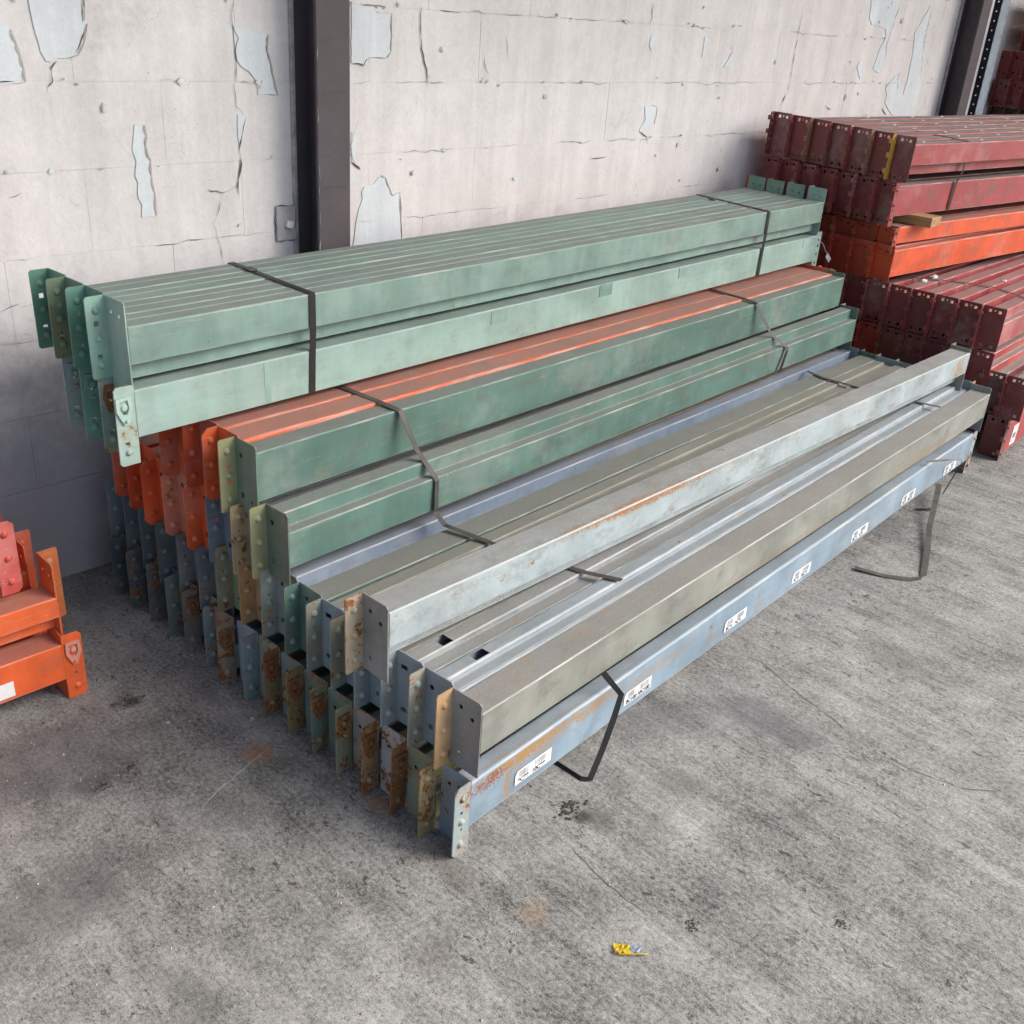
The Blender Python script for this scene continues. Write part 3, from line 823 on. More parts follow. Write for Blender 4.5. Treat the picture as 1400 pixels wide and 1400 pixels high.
def text(parent, s, x, z, size, mat=None):
    c = bpy.data.curves.new('lettering', 'FONT')
    c.body = s; c.size = size; c.align_x = 'LEFT'; c.extrude = .0002; c.offset = size * .03
    c.materials.append(mat or M_INK)
    tmp = bpy.data.objects.new('tmp', c)
    me = bpy.data.meshes.new_from_object(tmp)
    bpy.data.objects.remove(tmp)
    o = mk('lettering', me, parent, loc=(x, -.0010, z), rot=(math.pi / 2, 0, 0))
    return o
STK = [(.158, .0945, .138, '9C99', '10C99'), (.612, .0955, .130, '8C100', '10C100'), (1.145, .0965, .132, '8C91', '9C91'), (1.592, .0945, .134, '9C99', '10C99'),
       (2.066, .0860, .140, '8C91', '9C91'), (2.535, .0865, .136, '9C99', '10C99'), (3.003, .0815, .142, '9C91', '10C91')]
for i, (u, z, w_, t1, t2) in enumerate(STK):
    s = mk('barcode_sticker', label_mesh(w_, .0405), B1, loc=(u, -.0012, z), rot=(0, R_(-.3 if i < 3 else .6), 0))
    barcode(s, .014, .036, .0185, .0185, i); barcode(s, .074, .044, .0185, .0185, i + 50)
    text(s, t1, .010, .0028, .0185); text(s, t2, .064, .0028, .0185)
# rusty drip below the first sticker is part of the front beam
# white sticker on the left beam, white sticker on the right corner beam
for o in list(COL.objects):
    lb = o.get('label', '')
    if lb.startswith('bright orange beam with lock'):
        mk('white_sticker', label_mesh(.12, .045, .004), o, loc=(3.3 - .145 - .11, -.0012, .078))
    if lb.startswith('maroon beam with white sticker'):
        s = mk('white_sticker', label_mesh(.075, .10, .004), o, loc=(.085, -.0012, .05))
        barcode(s, .012, .05, .03, .03, 91); text(s, 'M1', .012, .012, .014, M_GREYINK)

def ribbon_mesh(name, pts, wv, mat, thick=.0009, wmul=None):
    """strip through pts; wv = width vector (full width) or list"""
    bm = bmesh.new(); rows = []
    P = [Vector(p) for p in pts]
    for i, p in enumerate(P):
        w_ = Vector(wv[i] if isinstance(wv, list) else wv)
        t = (P[min(i + 1, len(P) - 1)] - P[max(i - 1, 0)]).normalized()
        n = t.cross(w_).normalized() * thick
        rows.append([bm.verts.new(p - w_ / 2), bm.verts.new(p + w_ / 2), bm.verts.new(p + w_ / 2 + n), bm.verts.new(p - w_ / 2 + n)])
    for a, b in zip(rows, rows[1:]):
        for i in range(4):
            bm.faces.new((a[i], a[(i + 1) % 4], b[(i + 1) % 4], b[i]))
    bm.faces.new(rows[0]); bm.faces.new(rows[-1][::-1])
    bmesh.ops.recalc_face_normals(bm, faces=bm.faces)
    return to_mesh(bm, name, mat)
def facing(pts, wdt):
    """twisting strap: width direction across the run, turned towards the open side"""
    out = []; P = [Vector(p) for p in pts]; v = Vector((.62, .60, -.50))
    for i in range(len(P)):
        t = (P[min(i + 1, len(P) - 1)] - P[max(i - 1, 0)]).normalized()
        w_ = t.cross(v).normalized() * wdt
        if out and w_.dot(out[-1]) < 0: w_ = -w_
        out.append(w_)
    return out
def strap(label, pts, wv, mat=M_STRAP, group='steel strapping bands', clip=None):
    o0 = Vector(pts[0])
    if wv is None: wv = facing(pts, .016)
    me = ribbon_mesh('steel_strap', [Vector(p) - o0 for p in pts], wv, mat)
    o = mk('steel_strap', me, None, loc=o0)
    tag(o, label, 'strap', group)
    if clip:
        c = Vector(clip) - o0
        mk('strap_seal', box_mesh('strap_seal', -.013, .013, -.018, .018, 0, .004, mat=M_STRAPD, bev=.001), o, loc=c)
    return o
# ------------------------------------------------------------------ straps on mint bundle
W1 = (.021, 0, 0)
def fy(x): return 2.280 + math.tan(R_(2.7)) * (x - 1.086)      # front plane of the mint bundle
for x, lab in ((1.622, 'near black steel strap round the mint green bundle'), (4.12, 'far black steel strap round the mint green bundle')):
    f = fy(x); bk = f + .40 + (x - 1.08) * .008
    xb = x + (0 if x < 2 else .06)
    strap(lab, [(xb, bk + .004, .78), (xb, bk + .004, 1.04), (xb, bk, 1.0562), (x, f + .002, 1.0562), (x, f - .0025, 1.052), (x, f - .003, .955), (x - .002, f - .002, .885), (x - .006, f - .003, .775), (x - .006, f + .03, .768)], W1,
          clip=(x + .0, f + .30, 1.0575))
# lower near strap
strap('black strap over the orange and green beams, running down their fronts near the stack end',
      [(1.745, 2.37, .752), (1.760, 2.19, .751), (1.765, 2.115, .7505), (1.772, 2.102, .746), (1.790, 2.045, .64), (1.812, 1.990, .572), (1.815, 1.984, .560), (1.812, 1.980, .47), (1.812, 1.984, .462), (1.84, 1.97, .415), (1.888, 1.80, .4045), (1.93, 1.66, .4045), (1.972, 1.53, .4045), (2.017, 1.442, .4045)],
      [(.021, 0, 0)] * 3 + [(.020, .006, 0)] * 3 + [(.019, .004, 0)] * 4 + [(.019, .004, 0)] * 4, mat=M_STRAPD)
strap('black strap over the orange and green beams at their far ends',
      [(3.775, 2.45, .754), (3.783, 2.29, .752), (3.772, 2.217, .7505), (3.775, 2.202, .745), (3.83, 2.14, .62), (3.90, 2.098, .565), (3.90, 2.092, .55), (3.86, 2.086, .465)], [(.021, 0, 0)] * 8)
strap('dull strap lying across the olive beam tops at the far end',
      [(4.155, 2.11, .4045), (4.13, 2.014, .4050), (4.15, 1.842, .4050), (4.19, 1.60, .4050), (4.215, 1.515, .4050)], [(.019, .003, 0)] * 5, mat=M_STRAPD)
# loose strap ends
strap('loose black strap hanging in a bent loop from the front blue beam',
      [(1.785, 1.312, .292), (1.812, 1.296, .250), (1.838, 1.268, .205), (1.812, 1.262, .15), (1.765, 1.252, .075), (1.716, 1.244, .008), (1.70, 1.262, .0035), (1.697, 1.36, .003)],
      None)
strap('loose strap sticking out at the far end of the blue beam',
      [(4.05, 1.452, .222), (4.14, 1.398, .226), (4.20, 1.368, .222), (4.20, 1.366, .20), (4.19, 1.40, .06), (4.10, 1.39, .012), (4.05, 1.45, .003)], [(.006, .004, .006)] * 7)
strap('brown steel strap lying bent on the concrete in front of the blue beam',
      [(4.29, 1.46, .05), (4.10, 1.392, .052), (3.89, 1.317, .022), (3.70, 1.235, .012), (3.52, 1.166, .004), (3.496, 1.160, .003), (3.447, 1.188, .003), (3.396, 1.257, .004), (3.355, 1.358, .010)],
      [(.012, -.02, 0)] * 5 + [(.024, .006, 0)] + [(.022, .014, 0)] * 3, mat=M_STRAPD)
# straps on the red stacks
strap('black strap round the top maroon layers of the right stack',
      [(5.50, 2.62, 1.352), (5.46, 2.36, 1.345), (5.40, 2.145, 1.3405), (5.402, 2.139, 1.335), (5.41, 2.138, 1.20), (5.40, 2.152, 1.148), (5.39, 2.156, 1.01)], (.022, 0, 0))
strap('thin strap lying across the ribbed maroon beam tops', [(5.25, 2.2, .6745), (5.40, 2.0, .6745), (5.45, 1.85, .6745), (5.35, 1.62, .6745)], (.016, .004, 0), mat=M_STRAPD)

# ------------------------------------------------------------------ timber, tag, debris
t = mk('timber_block', box_mesh('timber_block', 0, .125, 0, .62, 0, .046, mat=M_WOOD, bev=.003), None, loc=(5.055, 2.085, .9615), rot=(0, 0, R_(4)))
tag(t, 'short sawn timber block sticking out between orange and maroon beams', 'timber')
# crumpled white paper on right stack
def crumple(name, loc, s, mat, label, cat, seed, group=None, flat=.5):
    rng = random.Random(seed)
    bm = bmesh.new()
    bmesh.ops.create_icosphere(bm, subdivisions=2, radius=1)
    for v in bm.verts:
        k_ = 1 + rng.uniform(-.35, .35)
        v.co = Vector((v.co.x * s[0] * k_, v.co.y * s[1] * k_, (v.co.z + .6) * s[2] * k_ * flat))
    o = mk(name, to_mesh(bm, name, mat), None, loc=loc)
    return tag(o, label, cat, group)
crumple('paper_scrap', (5.245, 2.129, .667), (.022, .016, .016), M_WHITE, 'small white paper scrap on the ribbed maroon beams, left one', 'paper', 3)
crumple('paper_scrap', (5.375, 2.14, .667), (.026, .018, .02), M_WHITE, 'crumpled white paper scrap on the maroon beams, right one', 'paper', 4)
crumple('paper_scrap', (5.68, 1.89, .667), (.02, .012, .01), M_WHITE, 'flat white scrap on the maroon beams near the right edge', 'paper', 5)
# tag on a wire at the far end of the mint bundle
tg = empty('wire_tag', (4.70, 2.45, .84))
tag(tg, 'white tag dangling on a thin wire at the far end of the mint bundle', 'tag')
mk('wire', ribbon_mesh('wire', [(0, 0, .02), (.03, 0, .0), (.06, .0, -.03), (.085, 0, -.045)], (0, .002, .002), M_WHITE, .002), tg)
mk('tag_sheet', box_mesh('tag_sheet', 0, .055, -.001, .001, -.012, .012, mat=M_WHITE), tg, loc=(.08, 0, -.05), rot=(0, R_(38), 0))
# ------------------------------------------------------------------ litter
lt = empty('snack_wrapper', (1.374, .833, .001), R_(-43))
tag(lt, 'torn yellow snack wrapper lying on the concrete', 'wrapper')
def sheet(name, nx, ny, wx, wy, mat, amp, seed, par, loc=(0, 0, 0)):
    rng = random.Random(seed); bm = bmesh.new(); g = []
    for i in range(nx + 1):
        g.append([bm.verts.new((wx * (i / nx - .5), wy * (j / ny - .5) * (1 + rng.uniform(-.12, .12)), .002 + abs(rng.gauss(0, amp)))) for j in range(ny + 1)])
    for i in range(nx):
        for j in range(ny):
            bm.faces.new((g[i][j], g[i + 1][j], g[i + 1][j + 1], g[i][j + 1]))
    bmesh.ops.solidify(bm, geom=bm.faces[:], thickness=.0006)
    return mk(name, to_mesh(bm, name, mat), par, loc=loc)
sheet('wrapper_body', 6, 4, .036, .024, M_YEL, .003, 5, lt, (-.018, 0, .001))
sheet('torn_lining', 5, 3, .026, .018, M_BLUEW, .002, 6, lt, (.012, -.001, .001))
sheet('wrapper_edge', 6, 1, .062, .004, M_YEL, .001, 7, lt, (.004, -.013, .003))
for i, (x, y, s_) in enumerate(((.9918, 2.2952, .022), (1.60, 1.2126, .026), (1.5295, .7852, .014), (1.79, .56, .012), (.78, 2.03, .016), (.86, 2.05, .014))):
    rng = random.Random(i + 40)
    bm = bmesh.new()
    for q in range(46):
        g = bmesh.ops.create_icosphere(bm, subdivisions=1, radius=s_ * rng.uniform(.05, .24))
        off = Vector((rng.gauss(0, s_ * .75), rng.gauss(0, s_ * .5), s_ * .02))
        for v in g['verts']:
            v.co = Vector((v.co.x * rng.uniform(.8, 1.2), v.co.y * rng.uniform(.8, 1.2), abs(v.co.z) * .5)) + off
    o = mk('dirt_clump', to_mesh(bm, 'dirt_clump', M_DIRT), None, loc=(x, y, .0))
    where = ('left of the stack ends', 'just in front of the blue beam', 'right of the yellow wrapper', 'farther right of the wrapper', 'below the orange left stack, left one', 'below the orange left stack, right one')[i]
    tag(o, f'dark crumbly dirt clump on the concrete {where}', 'dirt', 'dirt clumps on the concrete')
for i, (x, y, s_) in enumerate(((1.197, 2.0154, .009), (1.02, 2.15, .006))):
    crumple('pebble', (x, y, .001), (s_, s_ * .8, s_ * .9), M_STONE, ('pale pebble on the concrete beside the stack ends', 'tiny pale pebble near the dark dirt clump')[i], 'pebble', 60 + i)
# loose grit: uncountable
bm = bmesh.new()
rng = random.Random(5)
for q in range(2600):
    if q % 3: x, y = rng.uniform(.2, 4.5), rng.uniform(-.1, 2.9)
    else: x, y = rng.uniform(.5, 2.2), rng.uniform(.4, 2.4)
    s_ = rng.uniform(.0008, .0030) * (1.6 if rng.random() < .06 else 1)
    a = rng.uniform(0, 6.28)
    vv = [bm.verts.new((x + s_ * math.cos(a + t_ * 2.094), y + s_ * math.sin(a + t_ * 2.094), .0002)) for t_ in range(3)]
    tp = bm.verts.new((x, y, s_ * 1.1))
    for t_ in range(3): bm.faces.new((vv[t_], vv[(t_ + 1) % 3], tp))
gr = mk('loose_grit', to_mesh(bm, 'loose_grit', M_STONE), None)
tag(gr, 'fine pale grit scattered over the concrete', 'grit', kind='stuff')

# ------------------------------------------------------------------ ground
bm = bmesh.new()
bmesh.ops.create_grid(bm, x_segments=8, y_segments=8, size=60)
g = mk('ground', to_mesh(bm, 'ground', M_CONC), None)
tag(g, kind='structure')
PX = {"patches": [[[1.262, 1.7303], [1.2675, 1.6587], [1.2786, 1.5962], [1.2893, 1.5727], [1.3049, 1.5692], [1.3222, 1.5787], [1.3467, 1.5791], [1.3788, 1.5889], [1.3992, 1.6209], [1.4133, 1.6692], [1.4059, 1.6762], [1.4112, 1.7379]], [[1.1379, 1.6714], [1.1828, 1.6645], [1.2029, 1.6477], [1.213, 1.6127], [1.2187, 1.5861], [1.2233, 1.55], [1.2248, 1.519], [1.1951, 1.5153], [1.1602, 1.5117], [1.1122, 1.5045]], [[1.8752, 1.6795], [1.9182, 1.6707], [1.9439, 1.6633], [1.9965, 1.6587], [1.9901, 1.6354], [1.9917, 1.6102], [2.0035, 1.5721], [2.0102, 1.5355], [2.0245, 1.4809], [1.9889, 1.4855], [1.9534, 1.4813], [1.9499, 1.5202], [1.9248, 1.55], [1.8993, 1.5624], [1.88, 1.5873]], [[1.5279, 1.4035], [1.5554, 1.4029], [1.5594, 1.3719], [1.554, 1.341], [1.5664, 1.2985], [1.5648, 1.2561], [1.5716, 1.2017], [1.5704, 1.136], [1.5533, 1.1352], [1.5243, 1.1332], [1.5305, 1.172], [1.5185, 1.1946], [1.5228, 1.2372], [1.5156, 1.2588], [1.5244, 1.3005], [1.5138, 1.3322]], [[2.3249, 1.7671], [2.3551, 1.7598], [2.4011, 1.7531], [2.423, 1.7408], [2.4481, 1.7373], [2.4927, 1.7392], [2.4941, 1.6663], [2.4917, 1.62], [2.4759, 1.5988], [2.4181, 1.6002], [2.3928, 1.5975], [2.3772, 1.5766], [2.3553, 1.5809], [2.3244, 1.5805]], [[2.3239, 1.3606], [2.3397, 1.336], [2.3461, 1.3065], [2.3365, 1.2578], [2.3236, 1.2608]], [[2.3725, 1.1298], [2.3691, 1.1556], [2.3822, 1.1725], [2.4221, 1.1777], [2.4553, 1.2064], [2.4758, 1.1976], [2.497, 1.1575], [2.5113, 1.1304], [2.5424, 1.1441], [2.5519, 1.0422], [2.555, 0.9189], [2.4596, 0.888], [2.3228, 0.9035], [2.3296, 0.9694], [2.3462, 1.0596], [2.356, 1.0976]], [[3.9618, 1.4231], [4.0089, 1.4287], [4.0544, 1.4188], [4.0514, 1.3813], [4.0429, 1.3437], [3.9765, 1.3233], [3.9401, 1.318], [3.9572, 1.3394], [3.9778, 1.3702]], [[5.8711, 1.9652], [5.8842, 1.9008], [5.8891, 1.8536], [5.9381, 1.8222], [6.0084, 1.8209], [6.1048, 1.8054], [6.1283, 1.7757], [6.1234, 1.7488], [6.0884, 1.7097], [6.08, 1.6712], [6.0593, 1.6207], [6.0543, 1.5935], [6.1262, 1.5745], [6.164, 1.5905], [6.167, 1.622], [6.1603, 1.692], [6.1595, 1.7306], [6.1764, 1.7886], [6.1932, 1.8463], [6.2152, 1.9828]], [[6.6173, 1.9486], [6.5565, 1.8792], [6.483, 1.7978], [6.505, 1.7388], [6.5174, 1.6788], [6.5212, 1.5977], [6.524, 1.5362], [6.508, 1.4534], [6.4529, 1.5032], [6.3864, 1.5763], [6.3266, 1.5437], [6.2565, 1.4953], [6.2953, 1.4547], [6.2869, 1.414], [6.355, 1.3719], [6.4541, 1.3285], [6.5467, 1.2626], [6.5873, 1.2616], [6.635, 1.325], [6.7035, 1.3882], [6.7191, 1.4733], [6.705, 1.5366], [6.6684, 1.6404], [6.6326, 1.7418], [6.6303, 1.8542]], [[5.8768, 1.6374], [5.923, 1.6305], [5.9282, 1.5809], [5.9196, 1.5424], [5.858, 1.6031]], [[4.3508, 1.7183], [4.3798, 1.7191], [4.3802, 1.6726], [4.3731, 1.6319], [4.3497, 1.6315], [4.3502, 1.6751]], [[3.9508, 1.71], [3.9826, 1.708], [3.9782, 1.6786], [3.9634, 1.6489], [3.943, 1.6719]], [[4.5737, 1.6287], [4.5912, 1.6548], [4.6267, 1.597], [4.5909, 1.5901], [4.5413, 1.5896]], [[1.8783, 1.4236], [1.9124, 1.4164], [1.8969, 1.3771], [1.8784, 1.3333], [1.873, 1.3778]], [[2.4153, 1.1832], [2.4555, 1.191], [2.4424, 1.161], [2.4088, 1.1683]]], "cracks": [[[[1.8825, 1.7599], [1.8707, 1.6894], [1.8911, 1.6453], [1.8812, 1.608], [1.8801, 1.5454], [1.8705, 1.5138], [1.8745, 1.4496], [1.8967, 1.421]], 0.004], [[[1.9098, 1.4164], [1.888, 1.3619], [1.8748, 1.3178], [1.8776, 1.2727], [1.867, 1.2278], [1.8623, 1.1937], [1.8658, 1.161]], 0.009], [[[1.7543, 1.2052], [1.7849, 1.1942], [1.8245, 1.1915], [1.8577, 1.2078]], 0.005], [[[1.8055, 1.186], [1.7919, 1.141], [1.7703, 1.0965], [1.7778, 1.049], [1.7934, 0.9999], [1.8016, 0.958]], 0.004], [[[1.3213, 1.5713], [1.3037, 1.56], [1.2972, 1.5415], [1.3024, 1.5191], [1.2883, 1.5042], [1.284, 1.4873]], 0.007], [[[2.6267, 1.7632], [2.6267, 1.67], [2.6392, 1.6109], [2.6583, 1.5629], [2.664, 1.5067]], 0.008], [[[5.165, 1.8828], [5.1687, 1.7753], [5.1628, 1.6724], [5.1651, 1.5855], [5.1591, 1.4795], [5.103, 1.3906], [5.0962, 1.3258]], 0.008], [[[3.9402, 1.8358], [3.9366, 1.7787], [3.9265, 1.7526]], 0.008], [[[5.1383, 1.4973], [5.1259, 1.4083], [5.0831, 1.3007], [5.0604, 1.2174]], 0.004], [[[2.5498, 1.1278], [2.5555, 1.0419], [2.554, 0.9604]], 0.009], [[[1.4133, 1.6692], [1.3989, 1.6356], [1.3769, 1.5907]], 0.006], [[[1.4108, 1.7343], [1.4054, 1.6725]], 0.008], [[[1.9965, 1.6587], [1.9917, 1.6102], [2.0102, 1.5355], [2.0245, 1.4809]], 0.005], [[[2.4927, 1.7392], [2.4917, 1.62]], 0.005], [[[2.3244, 1.5805], [2.3741, 1.5742], [2.3959, 1.5975]], 0.007], [[[6.219, 1.9755], [6.1932, 1.8463], [6.1595, 1.7306], [6.1761, 1.6221]], 0.008], [[[6.6358, 1.9336], [6.6326, 1.7418], [6.6684, 1.6404], [6.6947, 1.5366]], 0.008], [[[6.4014, 1.5845], [6.3837, 1.5439], [6.435, 1.4621]], 0.007], [[[6.2869, 1.414], [6.2786, 1.3731], [6.3426, 1.339]], 0.009], [[[2.3236, 1.2584], [2.3461, 1.2474], [2.3591, 1.2293]], 0.01], [[[3.9407, 1.3149], [4.004, 1.2941], [4.0166, 1.2586]], 0.008], [[[3.621, 1.2152], [3.6762, 1.2096], [3.7302, 1.2165]], 0.006], [[[2.4758, 1.1976], [2.5006, 1.1469]], 0.006], [[[1.1368, 1.2212], [1.1782, 1.2303]], 0.003], [[[2.6352, 1.5312], [2.668, 1.4968]], 0.002], [[[3.7161, 1.7841], [3.75, 1.7576], [3.7813, 1.7475]], 0.007], [[[4.5803, 1.6929], [4.6002, 1.6453]], 0.005], [[[5.5781, 1.4025], [5.6512, 1.3825]], 0.01], [[[2.3556, 1.4078], [2.3174, 1.3125], [2.3365, 1.2503]], 0.004], [[[1.1285, 0.9229], [1.0709, 0.9097]], 0.006], [[[1.2752, 0.9243], [1.198, 0.9196], [1.1276, 0.9165]], 0.004], [[[2.9384, 1.6288], [2.9586, 1.5656], [2.9921, 1.535]], 0.005], [[[3.0501, 1.6819], [3.0725, 1.6108]], 0.004]], "plate": [[1.9989, 1.1299], [2.0809, 1.1285], [2.0834, 1.017], [2.0031, 1.0174]], "bolt": [2.0464, 1.0726], "fcracks": [[[2.4289, 0.8619], [2.4171, 0.7888], [2.4216, 0.7045], [2.4336, 0.6472], [2.459, 0.5565], [2.5747, 0.445]], [[2.5291, 1.3215], [2.5489, 1.2529], [2.5128, 1.1567], [2.4854, 1.0594], [2.4569, 0.9465], [2.431, 0.8517]], [[1.5089, 1.1261], [1.4911, 1.0638], [1.4782, 0.9855], [1.4783, 0.8997], [1.4731, 0.8438]], [[0.9195, 1.8052], [0.9861, 1.833], [1.0921, 1.8681], [1.1745, 1.893]], [[1.3246, 1.9072], [1.3089, 2.006]]], "spots": {"litter": [1.3742, 0.8327], "rust1": [1.2935, 1.0424], "rust2": [1.2533, 1.5316], "clump1": [0.9918, 2.2952], "clump2": [1.6, 1.2126], "clump3": [1.5295, 0.7852], "stain": [2.3047, 1.0978], "rust3": [1.1368, 1.8866], "stone1": [1.0214, 2.2488], "stone2": [1.1971, 2.0154], "clump4": [1.7904, 0.56], "clump5": [3.5368, 1.3111], "clump6": [3.8362, 1.0522], "clump7": [3.2611, 0.9725]}}  # the stain spot is the shadow patch painted on the concrete
def poly_ribbon(pts, w, fn, mat, name, parent=None, rng=random.Random(3), lift=0):
    """jagged strip of varying width on a surface"""
    bm = bmesh.new()
    P = []
    for a, b in zip(pts, pts[1:]):
        n = max(2, int((Vector(b) - Vector(a)).length / .02))
        for i in range(n): P.append(Vector(a).lerp(Vector(b), i / n))
    P.append(Vector(pts[-1]))
    rows = []
    for i, p in enumerate(P):
        t = (P[min(i + 1, len(P) - 1)] - P[max(i - 1, 0)]).normalized()
        n = Vector((-t.y, t.x))
        p = p + n * rng.uniform(-.004, .004)
        e = min(i, len(P) - 1 - i) / max(1, len(P) - 1) * 2
        ww = w * (.2 + .8 * min(1, e * 2.5)) * rng.uniform(.15, 1.25)
        rows.append((bm.verts.new(fn(*(p - n * ww / 2), lift)), bm.verts.new(fn(*(p + n * ww / 2), lift))))
    for a, b in zip(rows, rows[1:]): bm.faces.new((a[0], b[0], b[1], a[1]))
    bmesh.ops.recalc_face_normals(bm, faces=bm.faces)
    return mk(name, to_mesh(bm, name, mat), parent)
for i, c in enumerate(PX['fcracks']):
    if True:
        o = poly_ribbon(c, .0026 if i < 3 else .005, lambda x, y, l_: (x, y, .0008), M_FCRACK if i < 3 else M_STONE, 'crack' if i < 3 else 'scrape_mark', g)
        o['kind'] = 'structure'

# ------------------------------------------------------------------ wall
YW = 3.05
wall = empty('painted_block_wall', (0, YW, 0))
tag(wall, 'off white block wall with cracked and peeling paint behind the stacks', 'wall')
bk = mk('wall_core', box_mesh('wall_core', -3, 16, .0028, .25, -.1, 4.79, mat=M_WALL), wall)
def block_mesh(w, h, seed):
    rng = random.Random(seed); bm = bmesh.new()
    nx, nz = 7, 4; g = []
    for i in range(nx + 1):
        col_ = []
        for j in range(nz + 1):
            u, z = w * i / nx, h * j / nz
            edge = (i in (0, nx)) or (j in (0, nz))
            d_ = .0007 * mnoise.noise(Vector((u * 6, z * 6, seed * 3.3))) + (.0002 if edge else 0)
            u += rng.uniform(0, .0007) * (1 if i == 0 else -1 if i == nx else 0); z += rng.uniform(0, .0012) * (1 if j == 0 else -1 if j == nz else 0)
            col_.append(bm.verts.new((u, d_, z)))
        g.append(col_)
    for i in range(nx):
        for j in range(nz):
            f = bm.faces.new((g[i][j], g[i + 1][j], g[i + 1][j + 1], g[i][j + 1]))
    rim = [g[i][0] for i in range(nx + 1)] + [g[nx][j] for j in range(1, nz + 1)] + [g[i][nz] for i in range(nx - 1, -1, -1)] + [g[0][j] for j in range(nz - 1, 0, -1)]
    bb = [bm.verts.new((v.co.x, .0045, v.co.z)) for v in rim]
    for i in range(len(rim)):
        j = (i + 1) % len(rim); bm.faces.new((rim[i], bb[i], bb[j], rim[j]))
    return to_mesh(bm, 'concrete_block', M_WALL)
BW, BH = .520, .2362
blocks = [block_mesh(BW - .0003, BH - .0019, s_) for s_ in range(8)]
rng = random.Random(9)
z0 = 1.7574 - 7 * BH            # courses as measured on the wall
for r_ in range(0, 10):
    z = z0 + BH * r_
    off = (0, .26)[r_ % 2]
    n0 = -2
    for c_ in range(n0, 27):
        x = 2.9226 - 6 * BW + BW * c_ + off + .0
        if x > 11.5: continue
        if z + BH < .9 and x > 7.5: continue
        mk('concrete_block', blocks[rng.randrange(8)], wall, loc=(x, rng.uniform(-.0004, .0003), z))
def wall_poly(pts, y, mat, name, thick=.0012, jag=.0035, seed=1):
    rng = random.Random(seed); P = []
    for a, b in zip(pts, pts[1:] + pts[:1]):
        a, b = Vector(a), Vector(b)
        n = max(1, int((b - a).length / .018))
        for i in range(n):
            P.append(a.lerp(b, i / n) + Vector((rng.uniform(-jag, jag), rng.uniform(-jag, jag))) * (.5 if i else .3))
    bm = bmesh.new()
    A = [bm.verts.new((p.x, y - thick, p.y)) for p in P]
    B = [bm.verts.new((p.x, y + .001, p.y)) for p in P]
    n = len(P)
    for t_ in tessellate_polygon([[Vector((p.x, p.y, 0)) for p in P]]):
        try: bm.faces.new([A[q] for q in t_])
        except ValueError: pass
    for i in range(n): bm.faces.new((A[i], B[i], B[(i + 1) % n], A[(i + 1) % n]))
    bmesh.ops.recalc_face_normals(bm, faces=bm.faces)
    return mk(name, to_mesh(bm, name, mat), wall)
for i, p in enumerate(PX['patches'][:15]):
    wall_poly(p, -.0022, M_BARE, 'bare_patch', seed=i)
    # curled rim of old paint along the sharper right-hand side
    P = [Vector(q) for q in p]
    cx = sum(q.x for q in P) / len(P)
    rim = [q for q in P if q.x > cx]
    if len(rim) > 3:
        for a, b in zip(P, P[1:]):
            if a.x > cx and b.x > cx and .02 < (b - a).length < .12 and i not in (8, 9):
                mid = (a + b) / 2
                bm = bmesh.new()
                n = 5; r0 = []; r1 = []
                hh = random.uniform(.002, .006)
                for k_ in range(n + 1):
                    q = a.lerp(b, k_ / n)
                    o_ = math.sin(math.pi * k_ / n)
                    r0.append(bm.verts.new((q.x + .006, -.0025, q.y)))
                    r1.append(bm.verts.new((q.x - .003 * o_, -.0035 - hh * o_, q.y)))
                for k_ in range(n): bm.faces.new((r0[k_], r0[k_ + 1], r1[k_ + 1], r1[k_]))
                bmesh.ops.solidify(bm, geom=bm.faces[:], thickness=.0007)
                mk('paint_curl', to_mesh(bm, 'paint_curl', M_FLAKE), wall)
crng = random.Random(77)
for (c, w_) in PX['cracks']:
    poly_ribbon(c, w_ * .62, lambda x, y, l_: (x, -.0040, y), M_CRACK, 'crack', wall, crng)  # includes dark shadow lines painted along the rims of lifted paint
# irregular grime lines in the joints where the paint has opened
for r_ in range(3, 10):
    z = z0 + BH * r_
    x = .4
    while x < 6.9:
        L_ = crng.uniform(.04, .30)
        if crng.random() < .62:
            n = max(2, int(L_ / .05))
            pts = [(x + L_ * i / n, z + crng.uniform(-.006, .006)) for i in range(n + 1)]
            poly_ribbon(pts, crng.uniform(.0012, .0036), lambda a, b, l_: (a, -.0034, b), M_EDGE if crng.random() < .82 else M_CRACK, 'joint_crack', wall, crng)
        x += L_ + crng.uniform(.0, .12)
# small flakes lifting off
for i in range(120):
    x, z = crng.uniform(2.3, 6.9), crng.uniform(1.0, 1.95)
    if i > 40: z = z0 + BH * crng.choice((5, 6, 7, 8)) + crng.gauss(0, .012)
    if i < 12 or i > 95: x = crng.uniform(.6, 2.0)
    s_ = crng.uniform(.006, .020) if i < 40 else crng.uniform(.003, .010)
    bm = bmesh.new()
    a0 = crng.uniform(0, 6.28)
    ring = [bm.verts.new((x + s_ * crng.uniform(.5, 1.1) * math.cos(a0 + k_ * 1.2566), -.0030 - crng.uniform(0, .008) * (k_ % 2), z + s_ * crng.uniform(.5, 1.2) * math.sin(a0 + k_ * 1.2566))) for k_ in range(5)]
    bm.faces.new(ring)
    bmesh.ops.solidify(bm, geom=bm.faces[:], thickness=.0006)
    mk('paint_flake', to_mesh(bm, 'paint_flake', M_FLAKE if i % 3 else M_BARE), wall)

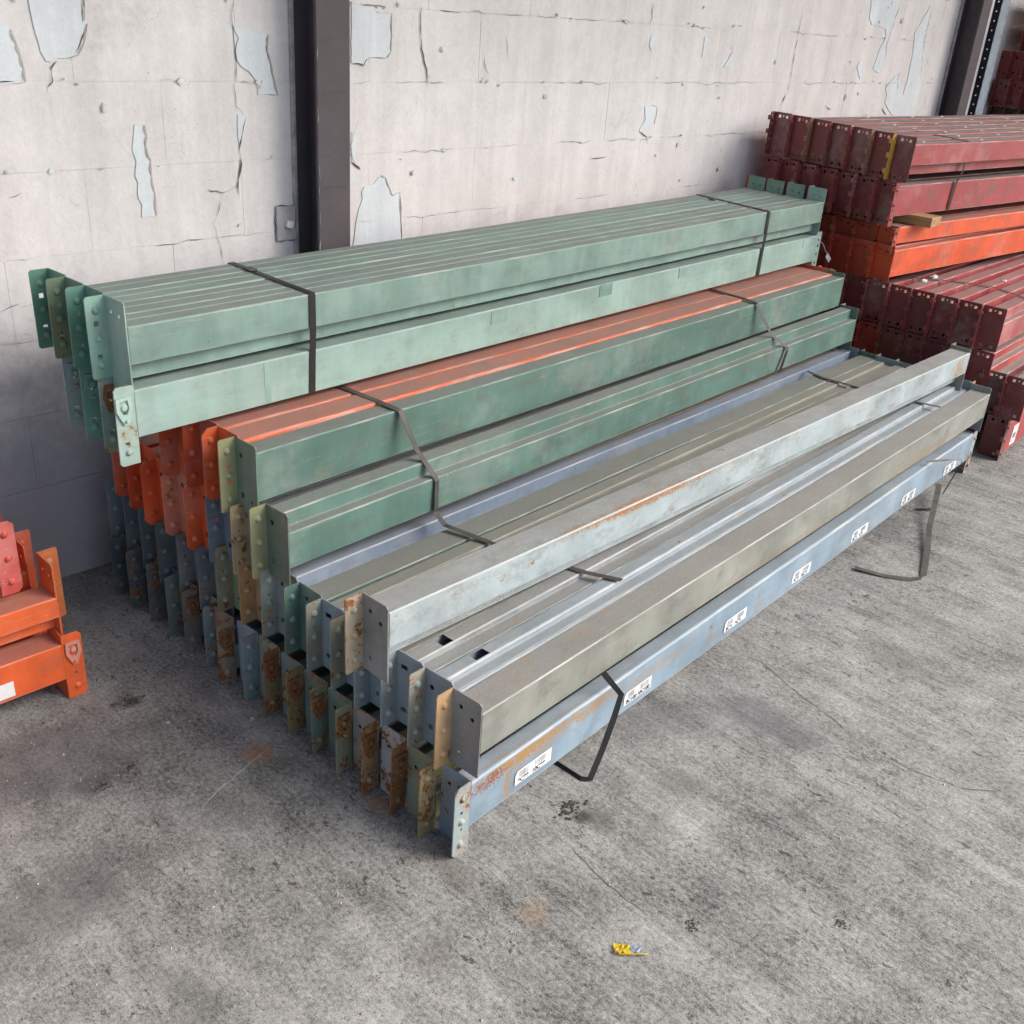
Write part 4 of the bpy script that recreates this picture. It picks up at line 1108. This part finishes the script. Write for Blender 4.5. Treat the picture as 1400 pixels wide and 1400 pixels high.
# ------------------------------------------------------------------ columns
def column(x0, w, label, yf=2.912):
    c = empty('steel_column', (x0, YW, 0))
    tag(c, label, 'column', 'steel columns against the wall')
    d_ = yf - YW
    mk('front_flange', box_mesh('front_flange', 0, w, d_, d_ + .012, 0, 4.78, mat=M_COLM, bev=.002), c)
    mk('web', box_mesh('web', w * .5 - .005, w * .5 + .005, d_ + .012, -.012, 0, 4.78, mat=M_COLM), c)
    mk('back_flange', box_mesh('back_flange', 0, w, -.0125, -.004, 0, 4.78, mat=M_COLM), c)
    # chipped pale edge on the back flange and on the front flange corner
    mk('edge_trim', box_mesh('edge_trim', -.010, .0, -.018, -.003, 0, 4.78, mat=M_EDGE), c)
    crn = random.Random(int(x0 * 10))
    for i in range(9):
        z = 1.0 + .115 * i + crn.uniform(-.04, .04)
        pts = [(.004, z + crn.uniform(-.01, .01)), (w * .35, z + crn.uniform(-.01, .012)), (w * .7, z + crn.uniform(.0, .02)), (w * .97, z + crn.uniform(.005, .03))]
        if crn.random() < .45: poly_ribbon(pts, .0026, lambda a, b, l_: (a, d_ - .0012, b), M_CRACK, 'paint_crack', c, crn)
    for i in range(10):
        z = crn.uniform(.95, 1.9)
        poly_ribbon([(.003, z), (.003, z + crn.uniform(.01, .06))], .003, lambda a, b, l_: (a, d_ - .0015, b), M_EDGE, 'chipped_edge', c, crn)
    return c
C1 = column(2.085, .130, 'brown steel column standing behind the mint green bundle')
C2 = column(7.045, .130, 'brown steel column far right beside the perforated post')
# perforated post next to the far column
pp = empty('perforated_post', (7.30, 2.90, 0))
tag(pp, 'pale blue perforated rack post standing beside the far column', 'post')
bm = bmesh.new()
hs = [(.012, .8 + .055 * k_, .0045, 'o') for k_ in range(24)] + [(.105, .825 + .055 * k_, .0045, 'o') for k_ in range(24)]
add_plate(bm, .12, 2.6, hs, lambda u, z, t_: (u, t_, z), .003)
bmesh.ops.recalc_face_normals(bm, faces=bm.faces)
mk('front_face', to_mesh(bm, 'front_face', M_STEELC), pp)
bm = bmesh.new()
hs = [(.022, .8 + .055 * k_, .005, 'o') for k_ in range(24)]
add_plate(bm, .045, 2.6, hs, lambda u, z, t_: (-t_, .003 + u, z), .003)
bmesh.ops.recalc_face_normals(bm, faces=bm.faces)
mk('side_face', to_mesh(bm, 'side_face', M_NAVY), pp)
# wall anchor plate
ap = empty('anchor_plate', (PX['plate'][3][0], YW - .004, PX['plate'][3][1]))
tag(ap, 'small square painted plate bolted to the wall beside the column', 'plate')
pw = PX['plate'][1][0] - PX['plate'][3][0]; ph = PX['plate'][0][1] - PX['plate'][3][1]
mk('plate_body', box_mesh('plate_body', 0, pw, -.009, 0, 0, ph, mat=M_COLG, bev=.002), ap)
poly_ribbon([(-.001, -.002), (-.002, ph + .002), (pw, ph + .002)], .004, lambda a, b, l_: (a, -.0012, b), M_CRACK, 'gap_line', ap)
poly_ribbon([(-.001, -.003), (pw + .003, -.003)], .004, lambda a, b, l_: (a, -.0012, b), M_CRACK, 'gap_line', ap)
mk('bolt', box_mesh('bolt', -.012, .012, -.026, -.009, -.012, .012, mat=M_BARE, bev=.002), ap, loc=(PX['bolt'][0] - PX['plate'][3][0], 0, PX['bolt'][1] - PX['plate'][3][1]), rot=(0, R_(12), 0))
# roof over the storage strip, unseen, sized to cut overhead sky light
rf = mk('roof', box_mesh('roof', -9, 17, -1.0, 3.6, 4.8, 4.95, mat=M_SHADE_ROOF), None)
tag(rf, kind='structure')
